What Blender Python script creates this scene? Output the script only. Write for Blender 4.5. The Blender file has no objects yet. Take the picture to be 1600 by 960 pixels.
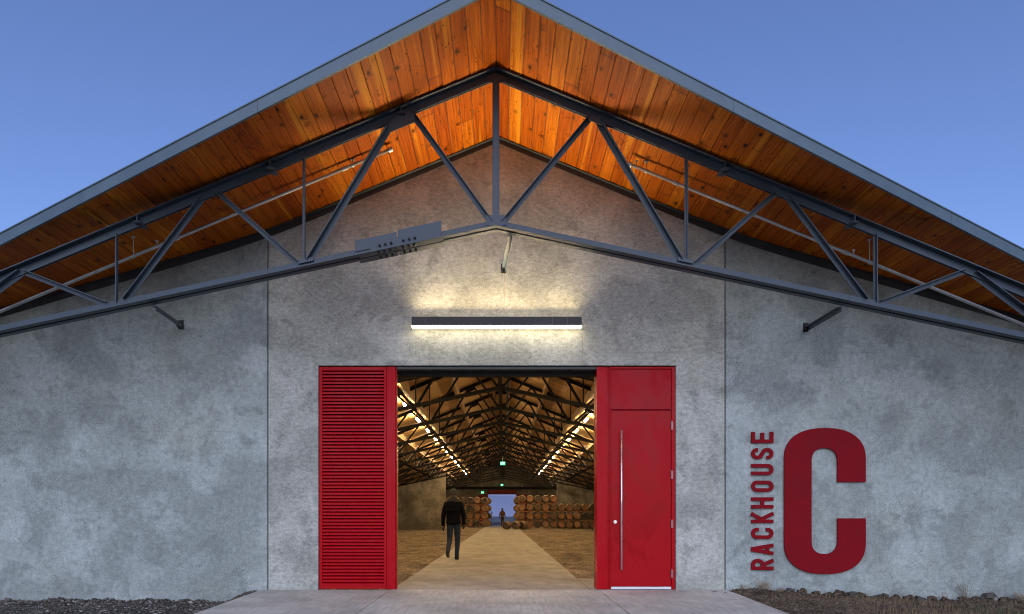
import bpy, bmesh, math, random
from mathutils import Vector, Matrix
R = math.radians
sc = bpy.context.scene
C = sc.collection

# ------------------------------------------------------------------ camera, sky, sun, exposure
S = 101.7            # photograph pixels per metre on the front wall
D = 10.8             # camera to front wall
H = 1.15             # camera height
XC = -0.085          # centre line of the building
cam_d = bpy.data.cameras.new('camera'); cam = bpy.data.objects.new('camera', cam_d); C.objects.link(cam)
cam.location = (0, -D, H); cam.rotation_euler = (R(90), 0, 0)
cam_d.sensor_width = 36; cam_d.lens = 24.7
cam_d.shift_x = .0088; cam_d.shift_y = .203
cam_d.clip_end = 3000; cam_d.clip_start = .05
sc.camera = cam

w = bpy.data.worlds.new('World'); sc.world = w; w.use_nodes = True
nt = w.node_tree; nt.nodes.clear()
sky = nt.nodes.new('ShaderNodeTexSky'); sky.sky_type = 'NISHITA'; sky.sun_disc = False
SUN_EL, SUN_AZ = 36, 180           # dusk glow low behind the camera
sky.sun_elevation = R(SUN_EL); sky.sun_rotation = R(SUN_AZ); sky.altitude = 0
sky.air_density = 1.0; sky.dust_density = 1.2; sky.ozone_density = 6.0
bg = nt.nodes.new('ShaderNodeBackground'); bg.inputs[1].default_value = .14
tint = nt.nodes.new('ShaderNodeMix'); tint.data_type = 'RGBA'; tint.blend_type = 'MULTIPLY'; tint.inputs[0].default_value = 1
tint.inputs[7].default_value = (.83, .755, .875, 1)
wo = nt.nodes.new('ShaderNodeOutputWorld')
nt.links.new(sky.outputs[0], tint.inputs[6]); nt.links.new(tint.outputs[2], bg.inputs[0]); nt.links.new(bg.outputs[0], wo.inputs[0])

sd = bpy.data.lights.new('sun', 'SUN'); sun = bpy.data.objects.new('sun', sd); C.objects.link(sun)
sd.energy = .62; sd.angle = R(80); sd.color = (.96, 1.0, .93)
sun.rotation_euler = (R(90 - SUN_EL), 0, 0)      # shines towards +y, from behind the camera

sc.view_settings.view_transform = 'Standard'; sc.view_settings.look = 'None'
sc.view_settings.exposure = .6; sc.view_settings.gamma = 1; sc.view_settings.use_curve_mapping = False
sc.render.engine = 'CYCLES'
cy = sc.cycles
cy.use_denoising = True; cy.denoising_input_passes = 'RGB_ALBEDO_NORMAL'; cy.denoising_prefilter = 'ACCURATE'
cy.pixel_filter_type = 'BLACKMAN_HARRIS'; cy.filter_width = 1.05
cy.max_bounces = 7; cy.diffuse_bounces = 4; cy.glossy_bounces = 3; cy.transmission_bounces = 2
cy.sample_clamp_indirect = 6; cy.use_light_tree = True
cy.caustics_reflective = False; cy.caustics_refractive = False

# ------------------------------------------------------------------ materials
def mat(name, col=(.5, .5, .5), rough=.6, metal=0., spec=None, coat=0):
    m = bpy.data.materials.new(name); m.use_nodes = True
    b = m.node_tree.nodes['Principled BSDF']
    b.inputs['Base Color'].default_value = (*col, 1); b.inputs['Roughness'].default_value = rough
    b.inputs['Metallic'].default_value = metal
    if spec is not None: b.inputs['Specular IOR Level'].default_value = spec
    if coat: b.inputs['Coat Weight'].default_value = coat; b.inputs['Coat Roughness'].default_value = .12
    return m, m.node_tree, b
class N:
    def __init__(s, t): s.t = t; s.co = t.nodes.new('ShaderNodeTexCoord')
    def l(s, a, b): s.t.links.new(a, b)
    def mapping(s, scale=(1, 1, 1), loc=(0, 0, 0), rot=(0, 0, 0), src=None):
        n = s.t.nodes.new('ShaderNodeMapping'); n.inputs['Scale'].default_value = scale
        n.inputs['Location'].default_value = loc; n.inputs['Rotation'].default_value = rot
        s.l(src or s.co.outputs['Object'], n.inputs[0]); return n.outputs[0]
    def noise(s, v, scale, detail=4, rough=.55, dist=0, out='Fac'):
        n = s.t.nodes.new('ShaderNodeTexNoise'); n.inputs['Scale'].default_value = scale
        n.inputs['Detail'].default_value = detail; n.inputs['Roughness'].default_value = rough
        n.inputs['Distortion'].default_value = dist; s.l(v, n.inputs['Vector']); return n.outputs[out]
    def vor(s, v, scale, out='Distance', feat='F1', rnd=1):
        n = s.t.nodes.new('ShaderNodeTexVoronoi'); n.inputs['Scale'].default_value = scale; n.feature = feat
        n.inputs['Randomness'].default_value = rnd
        s.l(v, n.inputs['Vector']); return n.outputs[out]
    def ramp(s, f, stops, interp='LINEAR'):
        n = s.t.nodes.new('ShaderNodeValToRGB'); e = n.color_ramp.elements; n.color_ramp.interpolation = interp
        while len(e) < len(stops): e.new(.5)
        for i, (p, c) in enumerate(stops):
            e[i].position = p
            if not isinstance(c, tuple): c = (c, c, c)
            e[i].color = (*c, 1)
        s.l(f, n.inputs[0]); return n.outputs[0]
    def mix(s, f, a, b, mode='MIX'):
        n = s.t.nodes.new('ShaderNodeMix'); n.data_type = 'RGBA'; n.blend_type = mode
        for v, i in ((f, 0), (a, 6), (b, 7)):
            if isinstance(v, (int, float)): n.inputs[i].default_value = v if i == 0 else (v, v, v, 1)
            elif isinstance(v, tuple): n.inputs[i].default_value = (*v, 1)
            else: s.l(v, n.inputs[i])
        return n.outputs[2]
    def math(s, op, a, b=0., c=None):
        n = s.t.nodes.new('ShaderNodeMath'); n.operation = op
        for v, i in ((a, 0), (b, 1), (c, 2)):
            if v is None: continue
            if isinstance(v, (int, float)): n.inputs[i].default_value = v
            else: s.l(v, n.inputs[i])
        return n.outputs[0]
    def bump(s, h, strength, dist, bsdf):
        n = s.t.nodes.new('ShaderNodeBump'); n.inputs['Strength'].default_value = strength
        n.inputs['Distance'].default_value = dist; s.l(h, n.inputs['Height']); s.l(n.outputs[0], bsdf.inputs['Normal'])
    def sep(s, v):
        n = s.t.nodes.new('ShaderNodeSeparateXYZ'); s.l(v, n.inputs[0]); return n.outputs
    def comb(s, x, y, z):
        n = s.t.nodes.new('ShaderNodeCombineXYZ')
        for v, i in ((x, 0), (y, 1), (z, 2)):
            if isinstance(v, (int, float)): n.inputs[i].default_value = v
            else: s.l(v, n.inputs[i])
        return n.outputs[0]

def concrete(name, lo, mid, hi, speck=.5, hstretch=1.0, loc=(0, 0, 0), cloud=.55, form=True, rust=False):
    m, t, b = mat(name, mid, .85); n = N(t)
    v = n.mapping(loc=loc)
    vs = n.mapping(scale=(1, 1, hstretch), loc=loc)
    c1 = n.noise(v, cloud, 7, .6, .1)
    base = n.ramp(c1, [(.33, lo), (.5, mid), (.66, hi)])
    c2 = n.noise(n.mapping(loc=(7, 3, 9)), 1.25, 3, .5, .25)          # rounded damp looking patches
    edge = n.math('ADD', c2, n.math('MULTIPLY', n.math('SUBTRACT', n.noise(v, 11, 5, .7), .5), .16))
    base = n.mix(n.ramp(edge, [(.50, 0.), (.575, .62)]), base, tuple(x * .80 for x in lo))
    base = n.mix(n.ramp(edge, [(.35, .75), (.44, 0.)]), base, tuple(min(1, x * 1.05) for x in hi))
    c5 = n.noise(n.mapping(loc=(2, 5, 1)), 2.6, 5, .62, .3)              # smaller stains
    base = n.mix(n.ramp(c5, [(.53, 0.), (.64, .7)]), base, tuple(x * .74 for x in lo))
    base = n.mix(n.ramp(n.noise(n.mapping(loc=(9, 5, 3)), .7, 4, .6, .2), [(.5, 0.), (.7, .35)]), base, (mid[0] * 1.0, mid[1] * .93, mid[2] * .78))
    c3 = n.noise(vs, 13, 9, .8, .1)                                     # mottling
    base = n.mix(speck, base, n.ramp(c3, [(.32, .2), (.5, .5), (.68, .78)]), 'OVERLAY')
    c4 = n.noise(v, 48, 5, .8)
    base = n.mix(n.ramp(n.noise(n.mapping(loc=(1, 8, 2)), 2.1, 4, .65, .3), [(.38, .15), (.62, .65)]), base, n.ramp(c4, [(.32, .16), (.5, .5), (.68, .8)]), 'OVERLAY')
    pit = n.vor(v, 16); pm = n.noise(v, 3.2, 3)
    base = n.mix(n.math('MULTIPLY', n.ramp(pit, [(.05, 1.), (.11, 0.)]), n.ramp(pm, [(.5, 0.), (.62, .8)])), base, tuple(x * .35 for x in lo))
    if rust:
        o_ = n.sep(n.co.outputs['Object']); wv = n.math('MULTIPLY', n.math('SUBTRACT', n.noise(v, 4, 2), .5), .03)
        def streak(xc, z0, z1, wd, col, k):
            global _b
            f = n.ramp(n.math('ABSOLUTE', n.math('SUBTRACT', n.math('ADD', o_[0], wv), xc)), [(0., 1.), (wd, 0.)])
            zf = n.math('MULTIPLY', n.math('GREATER_THAN', o_[2], z0), n.math('LESS_THAN', o_[2], z1))
            return n.mix(n.math('MULTIPLY', n.math('MULTIPLY', f, zf), k), base, col)
        base = streak(.02, 4.25, 4.86, .010, (.42, .26, .12), .55)
        base = streak(.46, 3.44, 3.92, .010, (.60, .58, .50), .7)
        base = streak(-.55, 3.6, 3.92, .008, (.60, .58, .50), .5)
        base = streak(1.22, 3.44, 3.9, .010, (.30, .22, .12), .8)
    if form:                                                            # faint lift lines of the formwork
        z = n.sep(n.co.outputs['Object'])[2]
        fr = n.math('FRACT', n.math('DIVIDE', n.math('ADD', z, n.math('MULTIPLY', c2, .035)), 1.22))
        ln = n.ramp(fr, [(.0, .55), (.012, 0.)]); 
        base = n.mix(n.math('MULTIPLY', ln, n.ramp(n.noise(v, 1.1, 3), [(.45, 0.), (.6, .7)])), base, tuple(x * .5 for x in lo))
    n.l(base, b.inputs['Base Color'])
    n.bump(n.math('ADD', n.math('MULTIPLY', c4, .5), c3), .35, .012, b)
    return m

M = {}
M['side_concrete'] = concrete('side_concrete', (.315, .355, .33), (.375, .425, .395), (.445, .50, .47), .55, loc=(3, 0, 1), cloud=.5)
M['centre_concrete'] = concrete('centre_concrete', (.345, .360, .315), (.43, .445, .390), (.50, .515, .460), .75, 1.7, loc=(11, 0, 4), cloud=.8, rust=True)
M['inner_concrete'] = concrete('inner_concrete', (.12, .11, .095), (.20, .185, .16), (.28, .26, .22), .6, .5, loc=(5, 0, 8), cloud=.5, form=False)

def floor_concrete(name, col, streak):
    m, t, b = mat(name, col, .7); n = N(t)
    v = n.mapping()
    c1 = n.noise(v, .9, 6, .6, .3); c2 = n.noise(n.mapping(scale=streak), 3.0, 6, .7, .1); c3 = n.noise(v, 55, 4, .7)
    lo = tuple(x * .72 for x in col); hi = tuple(x * 1.2 for x in col)
    base = n.ramp(c1, [(.32, lo), (.66, hi)])
    base = n.mix(.7, base, n.ramp(c2, [(.28, .3), (.5, .5), (.72, .68)]), 'OVERLAY')
    base = n.mix(.5, base, n.ramp(c3, [(.3, .3), (.7, .68)]), 'OVERLAY')
    st = n.noise(n.mapping(loc=(4, 4, 0)), 2.3, 4, .6, 1.)
    base = n.mix(n.ramp(st, [(.56, 0.), (.68, .35)]), base, tuple(x * .5 for x in col))
    n.l(base, b.inputs['Base Color']); n.bump(n.math('ADD', c2, n.math('MULTIPLY', c3, .6)), .3, .008, b)
    return m
M['apron'] = floor_concrete('apron_concrete', (.46, .455, .40), (7, .6, 1))
M['path'] = floor_concrete('path_concrete', (.32, .295, .25), (1.2, .5, 1))

def granular(name, cols, sc_=40, rough=.95, big=1.2, tracks=False):
    m, t, b = mat(name, cols[1], rough, spec=.2); n = N(t)
    v = n.mapping(); vc = n.vor(v, sc_, 'Color'); vd = n.vor(v, sc_)
    x = n.sep(vc)[0]
    base = n.ramp(x, [(0., cols[0]), (.55, cols[1]), (.9, cols[2]), (1., cols[3])])
    c1 = n.noise(v, big, 6, .65, .6)
    base = n.mix(.85, base, n.ramp(c1, [(.3, .22), (.5, .5), (.7, .78)]), 'OVERLAY')
    hgt = n.math('ADD', n.math('MULTIPLY', vd, -1.), n.math('MULTIPLY', c1, .5))
    if tracks:
        tr = n.noise(n.mapping(scale=(1.1, .45, 1), rot=(0, 0, R(14))), 1.5, 6, .7, 1.2)
        base = n.mix(.75, base, n.ramp(tr, [(.34, .22), (.5, .5), (.66, .78)]), 'OVERLAY')
        hgt = n.math('ADD', hgt, n.math('MULTIPLY', tr, 2.))
    n.l(base, b.inputs['Base Color']); n.bump(hgt, .8, .03, b)
    return m
M['gravel'] = granular('dark_gravel', [(.03, .028, .026), (.06, .056, .05), (.12, .105, .085), (.3, .29, .27)], 60)
M['soil'] = granular('dry_soil', [(.06, .045, .032), (.13, .095, .065), (.20, .15, .105), (.30, .25, .19)], 50)
M['dirt'] = granular('floor_gravel', [(.10, .078, .052), (.20, .155, .105), (.30, .235, .165), (.40, .33, .25)], 26, big=.8, tracks=True)
M['field'] = granular('field_soil', [(.05, .05, .05), (.08, .08, .085), (.12, .12, .125), (.2, .2, .2)], 1.5, big=.05)
m, t, b = mat('stone', (.2, .18, .15), .9); n = N(t)
oi = t.nodes.new('ShaderNodeObjectInfo')
vv = n.vor(n.mapping(), 14, 'Color'); n.l(n.ramp(n.sep(vv)[0], [(0., (.05, .045, .04)), (.5, (.11, .098, .082)), (.85, (.19, .17, .135)), (1., (.42, .41, .39))]), b.inputs['Base Color'])
M['stone'] = m

M['clod'] = granular('soil_clod', [(.05, .038, .026), (.11, .082, .055), (.17, .125, .085), (.25, .2, .15)], 38)
PW = .172   # plank width
def soffit_wood():
    m, t, b = mat('oiled_fir', (.5, .2, .05), .5, spec=.12); n = N(t)
    o = n.sep(n.co.outputs['Object']); x, y = o[0], o[1]
    idx = n.math('FLOOR', n.math('DIVIDE', n.math('SUBTRACT', x, XC), PW))
    fx = n.math('FRACT', n.math('DIVIDE', n.math('SUBTRACT', x, XC), PW))
    wn = t.nodes.new('ShaderNodeTexWhiteNoise'); wn.noise_dimensions = '1D'; n.l(idx, wn.inputs['W'])
    r = wn.outputs['Value']
    # butt joints give lengths of board, each with its own tone
    yy = n.math('ADD', y, n.math('MULTIPLY', r, 23.7))
    L = 11.
    bi = n.math('FLOOR', n.math('DIVIDE', yy, L)); bf = n.math('FRACT', n.math('DIVIDE', yy, L))
    wn2 = t.nodes.new('ShaderNodeTexWhiteNoise'); wn2.noise_dimensions = '2D'; n.l(n.comb(idx, bi, 0), wn2.inputs['Vector'])
    tone = wn2.outputs['Value']
    P = n.comb(n.math('ADD', x, n.math('MULTIPLY', idx, 3.17)), n.math('ADD', y, n.math('MULTIPLY', r, 40)), 0.)
    # knots
    kv = n.mapping(scale=(6.2, 3.4, 1), src=P); kd = n.vor(kv, 1.0); kc = n.vor(kv, 1.0, 'Color')
    ks = n.math('GREATER_THAN', n.sep(kc)[0], .30)
    dist = n.math('MULTIPLY', n.ramp(kd, [(.0, 1.), (.38, 0.)]), ks)
    # grain bending round the knots
    wob = n.noise(n.mapping(scale=(1, .5, 1), src=P), 5, 3, .6)
    gx = n.math('ADD', n.math('MULTIPLY', x, 1.0), n.math('ADD', n.math('MULTIPLY', dist, .10), n.math('MULTIPLY', wob, .045)))
    gv = n.comb(n.math('ADD', n.math('MULTIPLY', gx, 55), n.math('MULTIPLY', r, 50)), n.math('MULTIPLY', y, .9), 0.)
    g1 = n.noise(gv, 1.0, 3, .5)
    gw = n.noise(n.comb(n.math('MULTIPLY', gx, 240), n.math('MULTIPLY', y, 5), r), 1.0, 2, .5)
    base = n.ramp(tone, [(0., (.31, .060, .003)), (.3, (.39, .088, .004)), (.7, (.46, .115, .005)), (1., (.55, .165, .008))])
    base = n.mix(.85, base, n.ramp(g1, [(.32, (.27, .22, .17)), (.5, (.5, .48, .46)), (.68, (.68, .71, .70))]), 'OVERLAY')
    base = n.mix(.35, base, n.ramp(gw, [(.3, .3), (.7, .7)]), 'OVERLAY')
    sap = n.noise(n.comb(n.math('MULTIPLY', x, 7), n.math('MULTIPLY', y, .25), r), 1., 2)
    base = n.mix(n.ramp(sap, [(.60, 0.), (.68, .55)]), base, (.80, .33, .02))
    kn = n.math('MULTIPLY', n.ramp(kd, [(.105, 1.), (.14, .42), (.30, 0.)]), ks)
    knn = n.math('MULTIPLY', kn, n.ramp(n.sep(kc)[1], [(0., .7), (1., 1.)]))
    base = n.mix(knn, base, (.035, .008, .002))
    # little dark flecks
    fl = n.vor(n.mapping(scale=(28, 13, 1), src=P), 1.0); fc = n.sep(n.vor(n.mapping(scale=(28, 13, 1), src=P), 1.0, 'Color'))[0]
    base = n.mix(n.math('MULTIPLY', n.ramp(fl, [(.18, .85), (.32, 0.)]), n.math('GREATER_THAN', fc, .84)), base, (.08, .018, .003))
    # butt ends
    base = n.mix(n.ramp(bf, [(0., .7), (.0022, 0.)]), base, (.04, .015, .006))
    n.l(base, b.inputs['Base Color'])
    n.bump(n.math('SUBTRACT', g1, kn), .25, .006, b)
    return m
M['soffit'] = soffit_wood()
def deck_wood():
    m, t, b = mat('roof_deck_wood', (.4, .23, .1), .6); n = N(t)
    o = n.sep(n.co.outputs['Object']); x, y = o[0], o[1]
    pi = n.math('FLOOR', n.math('DIVIDE', x, 2.44)); pj = n.math('FLOOR', n.math('DIVIDE', n.math('ADD', y, .35), 1.22))
    wn = t.nodes.new('ShaderNodeTexWhiteNoise'); wn.noise_dimensions = '2D'; n.l(n.comb(pi, pj, 0), wn.inputs['Vector'])
    base = n.ramp(wn.outputs['Value'], [(0., (.46, .27, .11)), (.5, (.58, .36, .16)), (1., (.68, .46, .23))])
    g = n.noise(n.comb(n.math('MULTIPLY', x, .9), n.math('MULTIPLY', y, 14), n.math('MULTIPLY', pj, 3.3)), 1.0, 5, .65, .6)
    base = n.mix(.9, base, n.ramp(g, [(.3, (.24, .20, .15)), (.5, .5), (.7, .72)]), 'OVERLAY')
    fy = n.math('FRACT', n.math('DIVIDE', n.math('ADD', y, .35), 1.22))
    base = n.mix(n.ramp(fy, [(0., .8), (.012, 0.)]), base, (.05, .03, .012))
    n.l(base, b.inputs['Base Color']); return m
M['deck'] = deck_wood()
m, t, b = mat('purlin_wood', (.42, .26, .12), .6); n = N(t)
g = n.noise(n.mapping(scale=(20, .8, 20)), 1, 5, .6, .4); n.l(n.ramp(g, [(.3, (.22, .125, .05)), (.7, (.50, .33, .17))]), b.inputs['Base Color']); M['purlin'] = m
m, t, b = mat('rack_wood', (.45, .2, .08), .7); n = N(t)
g = n.noise(n.mapping(scale=(.8, 20, 20)), 1, 5, .6, .4); n.l(n.ramp(g, [(.3, (.30, .11, .04)), (.7, (.55, .24, .09))]), b.inputs['Base Color']); M['rack'] = m

def painted(name, col, rough, metal=0., var=.25, coat=0, bump=.08, spec=None):
    m, t, b = mat(name, col, rough, metal, spec, coat); n = N(t)
    c1 = n.noise(n.mapping(), 2.2, 6, .65, .8); c2 = n.noise(n.mapping(), 60, 4, .7)
    base = n.ramp(c1, [(.3, tuple(x * (1 - var) for x in col)), (.7, tuple(min(1, x * (1 + var)) for x in col))])
    base = n.mix(.3, base, n.ramp(c2, [(.3, .35), (.7, .65)]), 'OVERLAY')
    n.l(base, b.inputs['Base Color'])
    n.l(n.ramp(n.math('ADD', n.math('MULTIPLY', c1, .7), n.math('MULTIPLY', c2, .3)), [(.3, max(.04, rough - .1)), (.7, min(1., rough + .12))]), b.inputs['Roughness'])
    n.bump(c2, bump, .004, b); return m
M['steel'] = painted('truss_steel', (.047, .068, .087), .5, .1)
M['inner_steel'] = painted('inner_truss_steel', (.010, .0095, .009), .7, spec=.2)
M['fascia'] = painted('fascia_metal', (.105, .15, .18), .5, .1, .15)
M['trim'] = painted('wall_trim_steel', (.05, .052, .05), .55)
M['galv'] = painted('galvanised_pipe', (.52, .54, .52), .4, .65)
M['bolt'] = painted('bolt_steel', (.03, .032, .035), .5, .4)
M['stainless'] = painted('stainless', (.75, .75, .74), .28, .85, .05)
M['white_metal'] = painted('threshold_metal', (.8, .81, .82), .35, .3, .05)
M['lamp_black'] = painted('lamp_housing', (.022, .022, .024), .5)
def red(name, col, patches):
    m, t, b = mat(name, col, .36, spec=.13); n = N(t)
    c1 = n.noise(n.mapping(scale=(1.6, 1, 1)), 1.3, 6, .7, .4); c2 = n.noise(n.mapping(), 45, 4, .7)
    base = n.mix(n.ramp(c1, [(.5, 0.), (.62, .5 if patches else .15)]), col, tuple(x * .7 for x in col))
    n.l(base, b.inputs['Base Color'])
    n.l(n.ramp(n.math('ADD', n.math('MULTIPLY', c1, .8), n.math('MULTIPLY', c2, .2)), [(.4, .5), (.56, .24)]), b.inputs['Roughness'])
    n.bump(n.math('ADD', c1, n.math('MULTIPLY', c2, .1)), .05, .01, b); return m
M['red'] = red('red_paint', (.45, .002, .009), False)
M['red_door'] = red('red_door_paint', (.42, .002, .008), True)
M['red_shaded'] = painted('red_shaded', (.16, .006, .010), .6)  # door red darkened: shade of the unlit far end put into the colour
M['sign_red'] = painted('sign_red', (.235, .004, .010), .6, 0, .12, spec=.12)
M['rubber'] = painted('dark_gap', (.015, .015, .015), .8)
def emit(name, col, st):
    m, t, b = mat(name, col, .5); b.inputs['Emission Color'].default_value = (*col, 1); b.inputs['Emission Strength'].default_value = st; return m
FIX = 26.0; STRIP = 205.0
M['fix_light'] = emit('fixture_diffuser', (1, .80, .52), FIX)
M['strip_light'] = emit('strip_diffuser', (1, .71, .36), STRIP)
M['exit_green'] = emit('exit_green', (.10, .75, .35), 1.1)
M['exit_white'] = emit('exit_letters', (.75, 1, .85), 1.5)
M['red_lamp'] = emit('indicator_red', (1, .08, .03), 1.5)
def barrel_mat(name, stops, sc_):
    m, t, b = mat(name, (.2, .1, .05), .6); n = N(t)
    oi = t.nodes.new('ShaderNodeObjectInfo')
    c = n.ramp(oi.outputs['Random'], stops)
    g = n.noise(n.mapping(scale=sc_), 1, 5, .65, .5)
    c = n.mix(.9, c, n.ramp(g, [(.3, .2), (.7, .75)]), 'OVERLAY')
    n.l(c, b.inputs['Base Color']); return m
M['stave'] = barrel_mat('barrel_stave', [(0., (.10, .055, .028)), (.5, (.20, .11, .05)), (1., (.33, .19, .09))], (9, .8, 9))
M['head'] = barrel_mat('barrel_head', [(0., (.02, .018, .016)), (.2, (.07, .052, .042)), (.4, (.20, .09, .04)), (.62, (.30, .145, .058)), (.82, (.12, .062, .04)), (1., (.36, .21, .10))], (14, 1, 1.5))
M['hoop'] = painted('barrel_hoop', (.30, .26, .20), .5, .5)
M['label'] = painted('barrel_label', (.7, .68, .62), .6)
M['skin'] = painted('skin', (.42, .24, .17), .55)
M['jacket'] = painted('black_cloth', (.007, .007, .009), .9, spec=.1)
M['hood'] = painted('charcoal_knit', (.065, .066, .060), .95, spec=.1)
M['jeans'] = painted('denim', (.016, .03, .052), .85, 0, .35)
M['boot'] = painted('boot_leather', (.03, .02, .013), .6)
M['brown_cloth'] = painted('brown_cloth', (.10, .05, .025), .85)
M['hair'] = painted('hair', (.03, .02, .015), .7)
M['dry'] = painted('dry_grass', (.24, .17, .09), .9)
M['green'] = painted('green_grass', (.07, .09, .035), .9)
M['weed'] = painted('dry_weed', (.27, .22, .15), .9)
M['farleaf'] = painted('far_shrub', (.05, .05, .055), .95)
M['hill'] = painted('hill', (.26, .29, .40), .95)  # distance haze put into the colour as pale blue
M['roofing'] = painted('roof_metal', (.22, .25, .28), .5, .3)
M['post'] = painted('timber_post', (.40, .30, .17), .7)

# ------------------------------------------------------------------ helpers
class MB:
    def __init__(s): s.v = []; s.f = []
    def add(s, vs, fs):
        o = len(s.v); s.v += [tuple(p) for p in vs]; s.f += [tuple(i + o for i in f) for f in fs]; return s
    def box(s, x0, x1, y0, y1, z0, z1):
        vs = [(x, y, z) for z in (z0, z1) for y in (y0, y1) for x in (x0, x1)]
        return s.add(vs, [(0, 2, 3, 1), (4, 5, 7, 6), (0, 1, 5, 4), (2, 6, 7, 3), (0, 4, 6, 2), (1, 3, 7, 5)])
    def bar(s, p0, p1, a, b, up=(0, 1, 0), oa=0., ob=0.):
        """bar p0->p1, section a (along side) x b (along up), shifted by oa/ob"""
        p0 = Vector(p0); p1 = Vector(p1); d = (p1 - p0).normalized(); u = Vector(up)
        side = d.cross(u).normalized(); u = side.cross(d).normalized()
        vs = []
        for p in (p0, p1):
            for (i, j) in ((-1, -1), (1, -1), (1, 1), (-1, 1)):
                vs.append(p + side * (oa + i * a / 2) + u * (ob + j * b / 2))
        return s.add(vs, [(3, 2, 1, 0), (4, 5, 6, 7), (0, 1, 5, 4), (1, 2, 6, 5), (2, 3, 7, 6), (3, 0, 4, 7)])
    def tube(s, p0, p1, r, n=10, r1=None):
        p0 = Vector(p0); p1 = Vector(p1); d = (p1 - p0).normalized(); r1 = r if r1 is None else r1
        u = Vector((0, 0, 1)) if abs(d.z) < .9 else Vector((1, 0, 0)); a = d.cross(u).normalized(); bb = d.cross(a)
        vs = [p + (a * math.cos(2 * math.pi * i / n) + bb * math.sin(2 * math.pi * i / n)) * rr for p, rr in ((p0, r), (p1, r1)) for i in range(n)]
        return s.add(vs, [(i, (i + 1) % n, n + (i + 1) % n, n + i) for i in range(n)] + [tuple(range(n - 1, -1, -1)), tuple(range(n, 2 * n))])
    def prism(s, pts, y0, y1):
        n = len(pts); vs = [(x, y0, z) for x, z in pts] + [(x, y1, z) for x, z in pts]
        return s.add(vs, [tuple(range(n)), tuple(range(2 * n - 1, n - 1, -1))] + [(i, n + i, n + (i + 1) % n, (i + 1) % n) for i in range(n)])
    def lathe(s, prof, n=24, axis='y'):
        vs = []
        for (r, y) in prof:
            for i in range(n):
                a = 2 * math.pi * i / n; vs.append((r * math.cos(a), y, r * math.sin(a)))
        fs = [(k * n + i, k * n + (i + 1) % n, (k + 1) * n + (i + 1) % n, (k + 1) * n + i) for k in range(len(prof) - 1) for i in range(n)]
        return s.add(vs, fs)
    def disc(s, r, y, n=24):
        return s.add([(r * math.cos(2 * math.pi * i / n), y, r * math.sin(2 * math.pi * i / n)) for i in range(n)], [tuple(range(n))])
    def build(s, name, m, parent=None, smooth=False, bevel=0, loc=None):
        me = bpy.data.meshes.new(name); me.from_pydata(s.v, [], s.f)
        bm = bmesh.new(); bm.from_mesh(me); bmesh.ops.recalc_face_normals(bm, faces=bm.faces)
        if smooth:
            for f in bm.faces: f.smooth = len(f.verts) < 5
        bm.to_mesh(me); bm.free()
        me.materials.append(m if not isinstance(m, str) else M[m])
        o = bpy.data.objects.new(name, me); C.objects.link(o)
        if parent: o.parent = parent
        if loc: o.location = loc
        if bevel:
            md = o.modifiers.new('Bevel', 'BEVEL'); md.width = bevel; md.segments = 2; md.limit_method = 'ANGLE'
        return o
def tag(o, label=None, cat=None, group=None, kind=None):
    if label: o['label'] = label
    if cat: o['category'] = cat
    if group: o['group'] = group
    if kind: o['kind'] = kind
    return o
def empty(name, loc=(0, 0, 0), rz=0):
    o = bpy.data.objects.new(name, None); C.objects.link(o); o.location = loc; o.rotation_euler = (0, 0, rz); o.empty_display_size = .2; return o
def copy_tree(o, parent=None):
    c = o.copy(); C.objects.link(c); c.parent = parent
    for k in list(o.children): copy_tree(k, c)
    return c
ORD = ['first', 'second', 'third', 'fourth', 'fifth', 'sixth', 'seventh', 'eighth', 'ninth', 'tenth', 'eleventh', 'twelfth', 'thirteenth', 'fourteenth', 'fifteenth', 'sixteenth', 'seventeenth']
def P(px, py, s=1.0): return ((px - 786) / S / s, H + (805 - py) / S / s)     # a point on a plane, s = nearness (1 = wall)
def YS(s): return D / s - D and -(D - D / s)

def zroof(X):          # underside of the roof: straight near the ridge, easing flatter towards the eaves
    u = abs(X - XC) * S; a, b2 = 300., 440.
    v = 590 - .41 * min(u, a)
    if u > a:
        q = min(u, b2) - a; v -= .41 * q - (.12) * q * q / (2 * (b2 - a))
        if u > b2: v -= .29 * (u - b2)
    return H + v / S
def yedge(X):          # roof overhang: deepest at the ridge
    u = abs(X - XC) * S
    s = 821 / ((zroof(X) - H) * S + .515 * u)
    return min(-(D - D / s), -1.45)
HW = 11.2              # half width of the building
YEND = 64.8
WT = .25

# ------------------------------------------------------------------ terrain
def gz(x, y):
    """ground level outside the front wall"""
    if x < -3:
        t = min(1, max(0, (-3.72 - x) / .55)); z = -.04 - .14 * t * t * (3 - 2 * t)
        z += .035 * math.exp(-(y / -.25 - .6) ** 2) * (.5 + .5 * math.sin(x * 3.1) * math.sin(x * 1.3 + 1))
    else:
        z = -.04 - .036 * max(0, x - 3.6) ** 1.15
        z += .07 * math.exp(-((y + .25) / .3) ** 2) * (.45 + .55 * math.sin(x * 2.7 + .5) * math.sin(x * 1.15))
    return z + .012 * math.sin(x * 9 + y * 5) + .008 * math.sin(x * 23 - y * 17)
g = MB(); rnd = random.Random(4)
def grid(mb, x0, x1, y0, y1, nx, ny, fz, cut=None):
    o = len(mb.v)
    for j in range(ny + 1):
        for i in range(nx + 1):
            x = x0 + (x1 - x0) * i / nx; y = y0 + (y1 - y0) * j / ny; mb.v.append((x, y, fz(x, y)))
    for j in range(ny):
        for i in range(nx):
            a = o + j * (nx + 1) + i; mb.f.append((a, a + 1, a + nx + 2, a + nx + 1))
g2 = MB(); g2.add([(-900, -900, -.42), (900, -900, -.42), (900, 1600, -.42), (-900, 1600, -.42)], [(0, 1, 2, 3)])
tag(g2.build('ground', 'field'), kind='structure')
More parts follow.
